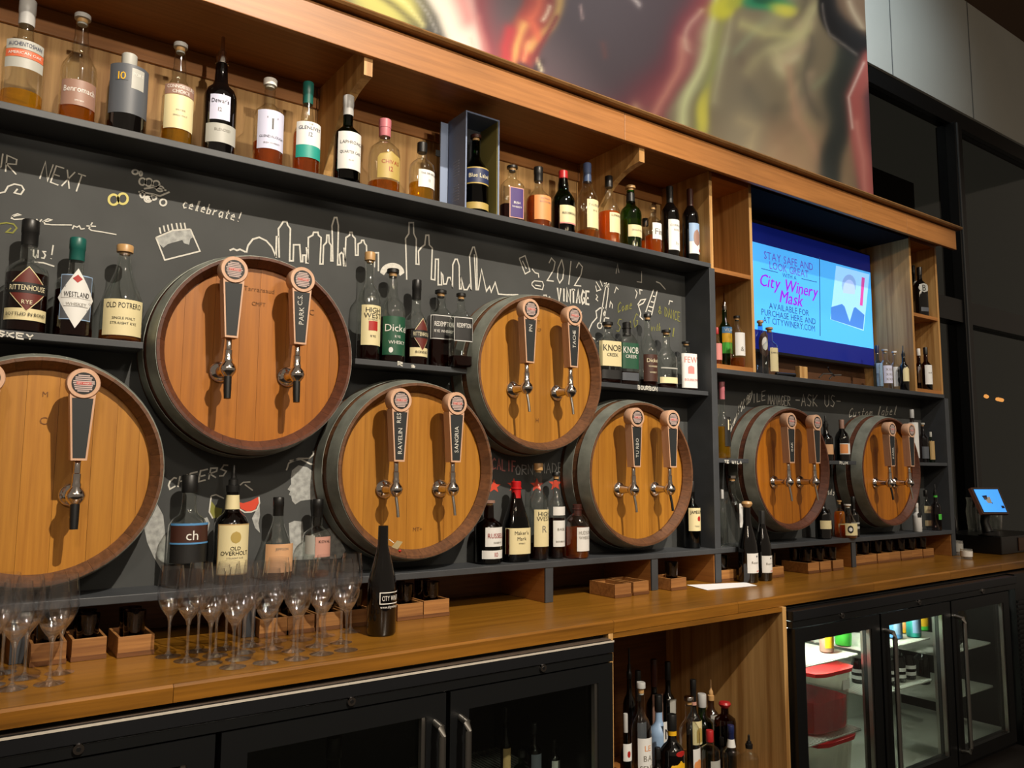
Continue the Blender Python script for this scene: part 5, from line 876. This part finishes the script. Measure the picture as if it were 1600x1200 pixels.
def lamp_in(x, y, zz, w): 
    d = bpy.data.lights.new('cooler_lamp', 'AREA'); d.energy = w; d.size = .35; d.size_y = .05; d.shape = 'RECTANGLE'; d.color = (.95, 1, .86); o = bpy.data.objects.new('cooler_lamp', d); COL.objects.link(o); o.location = (x, y, zz); return o
lamp_in(.26, -.25, -.085, 11.); lamp_in(.88, -.25, -.085, 7.); lamp_in(1.5, -.2, -.085, 1.)
def can(label, u, v, zz, Y, r, h, mc, mc2):
    X = xon(u, Y, zz); c = thing('drink_can', label, 'can', (X, Y, zz+.0005))
    MB().lathe([(0, .002), (r*.8, 0), (r, .006), (r, h*.93), (r*.82, h*.985), (r*.80, h), (0, h-.003)], 18).build('can_body', MATS[mc], c)
    vs = [((r+.0006)*math.sin(t), -(r+.0006)*math.cos(t), q) for q in (h*.2, h*.85) for t in [(-1.2+2.4*i/10) for i in range(11)]]; MB().add(vs, [(i, i+1, i+12, i+11) for i in range(10)], True).build('can_print', MATS[mc2], c)
can('dark red can with yellow print in the lit cooler', 1292, 0, -.305, -.24, .030, .115, 'lab_taupe', 'lab_yellow'); can('green can in the lit cooler', 1318, 0, -.305, -.20, .036, .125, 'cap_green', 'lab_lime'); can('gold can behind the green can in the lit cooler', 1336, 0, -.305, -.05, .033, .12, 'lab_black', 'lab_yellow')
can('blue can behind the second glass door', 1399, 0, -.305, -.25, .033, .12, 'lab_blue', 'lab_sky'); can('yellow can behind the second glass door', 1411, 0, -.305, -.2, .033, .12, 'lab_yellow', 'lab_orange'); can('teal can behind the second glass door', 1428, 0, -.305, -.285, .033, .12, 'lab_teal', 'lab_sky'); can('lime can behind the second glass door', 1441, 0, -.305, -.22, .033, .12, 'lab_lime', 'lab_yellow')
mat('lid_red', '#c81f22', .4)
def tub(label, x0, x1, y0, y1, z0, z1, lvl):
    c = thing('food_tub', label, 'container', ((x0+x1)/2, (y0+y1)/2, z0)); a, b_, h = (x1-x0)/2, (y1-y0)/2, z1-z0
    MB().lathe([(0, .002), (a*.90, 0), (a*.93, .006), (a, h-.02)], 28, 7., b_/a).build('tub_wall', MATS['plastic_clear'], c)
    if lvl: MB().lathe([(0, .004), (a*.88, .003), (a*.91, .008), (a*.93, h*lvl), (0, h*lvl)], 28, 7., b_/a).build('juice', MATS['liq_red'], c)
    MB().lathe([(a*.98, h-.02), (a*1.05, h-.02), (a*1.06, h-.004), (a*.98, h), (a*.9, h-.006), (0, h-.006)], 28, 7., b_/a).build('lid', MATS['lid_red'], c)
    return c
tb = tub('clear tub of red juice with red lid in the lit cooler', .235, .525, -.325, .125, -.614, -.352, .50); MB().box(.04, .09, -.2275, -.2255, .17, .21).build('sticker', MATS['white'], tb)
tub('second clear tub with red lid standing under the juice tub', .235, .525, -.325, .125, -.8545, -.635, 0)
for k in range(7):
    X = 1.0+(k % 4)*.078-.17*(k//4)*0; Yk = -.26+.09*(k//4)
    c = thing('bottle_jar', 'black jar with white bands on the second door shelf', 'jar', (.80+(k % 4)*.09, Yk, -.4995), group='black jars on the second door shelf')
    MB().lathe([(0, .002), (.033, 0), (.035, .005), (.035, .085), (.028, .10), (.028, .115), (0, .116)], 18).build('jar_body', MATS['glass_black'], c)
    for z0 in (.02, .05): MB().lathe([(.0356, z0), (.0356, z0+.016)], 18).build('band', MATS['lab_white'], c)
bottle('wine_bottle', 'wine bottle with white label behind the third glass door', 1.60, -.18, -.62, .21, .038, 'bord', 'glass_black', None, ('cap_black', 'foil'), [(.1, .5, 1.0, 'lab_white', [])], face=20)
bottle('wine_bottle', 'dark wine bottle lying shade side behind the third glass door', 1.50, -.10, -.62, .20, .038, 'bord', 'glass_black', None, ('cap_black', 'foil'), [], face=20)
sv = thing('serving_tray', 'black oval tray leaning inside the third glass door', 'tray', (1.47, -.27, -.40)); MB().lathe([(0, 0), (.085, 0), (.09, .008), (.085, .012), (0, .008)], 28, ratio=1.45, axis='X', c=(0, 0, .132)).build('tray_body', MATS['black_gloss'], sv)
# contents of the dark cooler
for k, (u, tp, w, lb, gl, mc) in enumerate(((790, 1105, 16, 'slim pale bottle behind the dark cooler glass', 'glass_smoke', 'lab_tan'), (793+22, 1172, 26, 'green bottle low behind the dark cooler glass', 'glass_green', 'lab_green'), (866, 1156, 18, 'black bottle with white tag behind the dark cooler glass', 'glass_black', 'lab_silver'), (835, 1130, 22, 'smoky bottle behind the dark cooler glass', 'glass_smoke', 'lab_grey'), (520, 1150, 60, 'broad jug behind the dark cooler door under the flutes', 'glass_smoke', 'lab_tan'))):
    Yk = -.20; X = xon(u, Yk, -.4); h = .26; zt_ = zon(tp, X, Yk); zs_ = -.55 if u > 690 else -.62
    bottle('cooler_bottle', lb, X, Yk, zs_, max(.12, zt_-zs_), w/2*depth(X, Yk, -.4)/F, 'bord', gl, None, ('cap_black', 'screw'), [(.2, .55, .9, mc, [])], face=10)
# ------------------------------------------------------------------ open cabinet between the coolers
oc = thing('open_cabinet', 'open oak cabinet packed with bottles between the coolers', 'cabinet', (0, 0, ZC)); z = lambda v: v-ZC
CF = -.395
MB().box(-.992, -.972, CF, .25, 0, z(-.041)).build('side_panel', MATS['oak_v'], oc, bevel=.001); MB().box(-.076, -.052, CF, .25, 0, z(-.041)).build('side_panel', MATS['oak_v'], oc, bevel=.001)
MB().box(-.972, -.076, CF+.002, CF+.024, z(-.058), z(-.0415)).build('top_rail', MATS['counter_edge'], oc); MB().box(-.972, -.076, .23, .25, 0, z(-.041)).build('back_panel', MATS['oak_dark'], oc)
OZ = -.72; MB().box(-.972, -.076, CF+.02, .23, z(OZ-.02), z(OZ)).build('shelf', MATS['oak_h'], oc); MB().box(-.972, -.076, CF+.03, .23, 0, .05).build('plinth', MATS['oak_dark'], oc)
LQ = 'liqueur_bottle'
PROF['deep'] = [(0,.012),(.9,0),(1,.015),(1,.70),(.95,.745),(.74,.79),(.47,.825),(.37,.86),(.35,1)]; PROF['deepjar'] = [(0,.012),(.9,0),(1,.015),(1,.80),(.93,.85),(.6,.89),(.36,.915),(.34,1)]
row(-.30, OZ, [
 (LQ, 'small bottle with red seal label at the cabinet side', 979, 1115, 15, D(k=1.2, kind='deep', glass='glass_brown', cap=('cap_silver', 'screw'), face=10, labs=[(.60,.75,1.0,'lab_white',[]),(.63,.69,.3,'lab_red',[],'oval')])),
 (LQ, 'clear bottle with large white spaced letter label in the cabinet', 1004, 1066, 27, D(k=1.15, kind='deep', cap=('cap_silver', 'stop'), face=6, labs=[(.24,.62,1.05,'lab_white',[('LE',.55,.04,'lab_orange'),('BA',.48,.04,'ink_soft'),('SENC',.41,.04,'ink_soft')])])),
 (LQ, 'dark brown bottle with yellow label and red oval', 1052, 1116, 31, D(k=1.2, kind='deep', glass='glass_black', cap=('cap_black', 'screw'), face=0, labs=[(.20,.56,1.05,'lab_yellow',[('KAHLUA',.42,.07,'ink_red')],'arch'),(.60,.66,.5,'lab_red',[],'oval')], neck=(.79,.84,'lab_yellow'))),
 (LQ, 'clear long necked bottle with orange picture label', 1079, 1088, 27, D(Y=-.26, k=1.2, kind='deep', cap=('chrome', 'stop'), face=0, labs=[(.22,.52,.7,'lab_white',[],'rect',.2),(.24,.42,.6,'lab_orange',[],'arch',.2)])),
 (LQ, 'clear bottle with red cap in the cabinet front row', 1111, 1141, 25, D(k=1.2, kind='deepjar', cap=('cap_red', 'screw'), face=0, labs=[(.3,.6,.8,'lab_silver',[])])),
 (LQ, 'clear bottle with navy cap and white neck label', 1144, 1133, 22, D(k=1.2, kind='deep', cap=('cap_navy', 'tall'), face=0, neck=(.68,.80,'lab_white'))),
 (LQ, 'dark bottle with black cap below the blue bottle in the cabinet', 1029, 1168, 20, D(k=1.2, kind='deep', glass='glass_black', cap=('cap_black', 'screw'), face=0, labs=[(.3,.5,.9,'lab_navy',[])])),
 (LQ, 'squat smoky bottle between the red cap and navy cap bottles', 1129, 1152, 15, D(Y=-.235, k=1.2, kind='deep', glass='glass_smoke', cap=('cap_black', 'screw'), face=0)),
 (LQ, 'short bottle with slim black pourer near the cabinet side', 1172, 1148, 24, D(k=1.2, kind='deep', cap=('cap_black', 'pour'), face=0)),
])
row(-.17, OZ, [
 (LQ, 'blue bottle with skeleton print label in the cabinet', 1031, 1086, 26, D(k=1.2, kind='deep', glass='lab_sky', cap=('cap_black', 'screw'), face=0, labs=[(.50,.76,.62,'lab_white',[('M',.64,.1,'ink')],'rect',.3)])),
 (LQ, 'dark bottle with gothic window label and pink neck strip', 1086, 1062, 20, D(k=1.2, kind='deep', glass='glass_black', cap=('cap_black', 'tall'), face=0, labs=[(.40,.62,1.0,'lab_cream',[]),(.42,.56,.5,'lab_gold',[],'arch')], neck=(.76,.86,'lab_pink'))),
 (LQ, 'green wine bottle in the middle of the cabinet', 1099, 1084, 28, D(Y=-.115, k=1.2, kind='deep', glass='glass_green', cap=('cap_silver', 'screw'), face=0)),
 (LQ, 'dark red bottle with red wooden stopper in the cabinet', 1135, 1096, 28, D(Y=-.205, k=1.2, kind='deepjar', glass='glass_brown', liq=('liq_dark', .7), cap=('cap_red', 'ball'), face=0)),
 (LQ, 'tall dark bottle with faded label behind the white letter label', 999, 1048, 20, D(k=1.2, kind='deep', glass='glass_smoke', cap=('cap_black', 'tall'), face=0, labs=[(.45,.62,.9,'lab_grey',[])])),
])
row(-.04, OZ, [
 (LQ, 'black bottle in the back row beside the cabinet side', 985, 1012, 18, D(k=1.2, kind='deep', glass='glass_black', cap=('cap_black', 'pour'), face=0)),
 (LQ, 'dark bottle with speckled label in the cabinet back row', 1024, 1030, 22, D(k=1.2, kind='deep', glass='glass_black', cap=('cap_brown', 'tall'), face=0, labs=[(.4,.72,1.0,'lab_taupe',[])])),
 (LQ, 'black bottle with small round label in the cabinet back row', 1046, 1034, 20, D(k=1.2, kind='deep', glass='glass_black', cap=('cap_black', 'screw'), face=0, labs=[(.55,.68,.6,'lab_silver',[])])),
 (LQ, 'smoky bottle with two pale labels in the cabinet back row', 1113, 1062, 22, D(Y=-.085, k=1.2, kind='deep', glass='glass_smoke', cap=('cap_wood', 'pour'), face=0, labs=[(.45,.62,.9,'lab_silver',[])])),
])
# ------------------------------------------------------------------ till corner
ti = thing('cash_drawer', 'black cash drawer with wooden front at the counter end', 'cash drawer', (2.72, .03, .0008)); MB().box(-.32, .35, -.17, .25, 0, .105).build('drawer_body', MATS['black_plastic'], ti, bevel=.004)
MB().box(-.10, .34, -.176, -.17, .012, .092).build('drawer_front', wood('till_wood', '#5a3a26', '#3a2416', 'X', .45), ti, bevel=.002); MB().lathe([(0, -.006), (.009, -.006), (.010, 0)], 14, axis='Y', c=(.10, -.176, .052)).build('drawer_lock', MATS['chrome'], ti)
c4 = [np.array(at(*p, Y=yy)) for p, yy in (((1517, 762), -.02), ((1560, 762), -.02), ((1577, 803), -.10), ((1536, 803), -.10))]
tp = thing('tablet_till', 'tilted tablet till with glowing blue screen on the cash drawer', 'tablet', tuple((c4[2]+c4[3])/2*np.array([1, 1, 0])+np.array([0, .02, .1068]))); o_ = np.array(tp.location)
nrm = np.cross(c4[1]-c4[0], c4[3]-c4[0]); nrm /= np.linalg.norm(nrm); nrm = nrm if nrm[1] < 0 else -nrm
def slab(q, f, bk): return [tuple(p-o_+nrm*f) for p in q]+[tuple(p-o_+nrm*bk) for p in q]
FQ = [(0, 1, 2, 3), (7, 6, 5, 4), (0, 4, 5, 1), (1, 5, 6, 2), (2, 6, 7, 3), (3, 7, 4, 0)]
MB().add(slab(c4, 0, -.02), FQ).build('tablet_case', mat('case_copper', '#5c3c30', .4), tp)
cc = sum(c4)/4; inn = [cc+(p-cc)*.86 for p in c4]; MB().add(slab([cc+(p-cc)*.96 for p in c4], .0006, 0), FQ).build('bezel', MATS['black_gloss'], tp)
ss = MB().add(slab(inn, .0014, .0006), FQ).build('screen', glow('tablet_blue', '#3c96f0', .95), tp); px_ = lambda a, b_: c4[0]+(c4[1]-c4[0])*a+(c4[3]-c4[0])*b_
for q_, m_ in (([px_(.28, .40), px_(.5, .36), px_(.48, .62), px_(.34, .6)], 'white'), ([px_(.24, .32), px_(.42, .30), px_(.38, .46), px_(.28, .48)], 'lab_navy'), ([px_(.76, .72), px_(.86, .72), px_(.86, .82), px_(.76, .82)], 'lab_navy')): MB().add(slab(q_, .002, .0014), FQ).build('screen_icon', MATS[m_], ss)
zb_ = float(((c4[2]+c4[3])/2)[2]); MB().tube([(0, .03, .004), (0, .03, .014), (0, .035, .022), (0, .05, (zb_-.1068)*.6), tuple(cc-o_-nrm*.021)], [.06, .06, .03, .025, .03], 12).build('stand', MATS['black_plastic'], tp)
for lb, u, v, h, r, mt_, cat in (('clear cup of straws with pale sleeve beside the cash drawer', 1505, 868, .085, .030, 'lab_silver', 'cup'), ('low clear jar with paper lid beside the cash drawer', 1519, 874, .055, .032, 'white', 'jar')):
    p = at(u, v, Z=0); c = thing('counter_'+cat, lb, cat, (float(p[0]), float(p[1])+.03, .0006)); MB().lathe([(0, .002), (r*.9, 0), (r, h), (r*.95, h), (r*.86, .006), (0, .006)], 18).build('cup_wall', MATS['plastic_clear'], c); MB().lathe([(r*.965+.0006, h*.25), (r*.99+.0008, h*.8)], 18).build('sleeve', MATS[mt_], c)
for k, (lb, dx, dy, h, r) in enumerate((('ribbed glass pitcher on the cash drawer behind the tablet', .04, .16, .22, .06), ('second ribbed glass pitcher on the cash drawer end', .22, .14, .24, .06))):
    c = thing('glass_pitcher', lb, 'pitcher', (2.72+dx, .03+dy-.03, .1066)); MB().lathe([(0, .004), (r*.8, 0), (r*.86, .01), (r, h*.6), (r*.85, h*.85), (r*.95, h), (r*.9, h), (r*.8, h*.85), (r*.94, h*.6), (r*.8, .012), (0, .012)], 20).build('pitcher_wall', MATS['glass_clear'], c); MB().tube([(r*.9, 0, h*.85), (r*1.5, 0, h*.8), (r*1.6, 0, h*.5), (r*.95, 0, h*.35)], .007, 8).build('handle', MATS['glass_clear'], c)
for lb, u, v, tp_, w in (('dark bottle in shadow between post and cash drawer', 1508, 835, 762, 18), ('squat dark bottle in shadow beside the cash drawer', 1499, 845, 790, 16)):
    Yk = .12; X = 2.33 if u > 1503 else 2.24; bottle('syrup_bottle', lb, X, Yk, 0, zon(tp_, X, Yk), w/2*depth(X, Yk, .1)/F, 'std', 'glass_black', None, ('cap_black', 'pour'), [], face=10)

# ------------------------------------------------------------------ unseen glowing globes added behind the camera for glints on the glass
pl = thing('glint_globe', 'x', 'lamp', (0, 0, 0))
MB().lathe([(0, -.044), (.024, -.037), (.04, -.016), (.044, 0), (.04, .016), (.024, .037), (.012, .043), (0, .044)], 16).build('globe', mat('globe_glow', '#ffe2b8', .5, emit=100.), pl); MB().tube([(0, 0, .044), (0, 0, 1.6)], .004, 6).build('cord', MATS['black_plastic'], pl)
for k in range(9):
    g = pl if k == 0 else copy_tree(pl); g.location = (-4.8+k*.75, -3.3-.25*(k % 2), 2.55); tag(g, 'unseen glowing globe added over the guest side for glints on glass', 'lamp', 'globes added for glints')

for u, v, w in ((1562, 624, .10), (1541, 619, .03)):  # glowing bars imitate orange reflections in the window panes
    p = at(u, v, Y=4.6); tag(MB().tube([(p[0]-w, 4.6, p[2]), (p[0]+w, 4.6, p[2]-.01)], .035, 10).build('wall_glow', mat('reflection_orange', '#ffa050', .5, emit=14.)), 'warm glowing bar behind the window imitating a reflection, %s one' % ('longer' if w > .05 else 'shorter'), 'lamp')
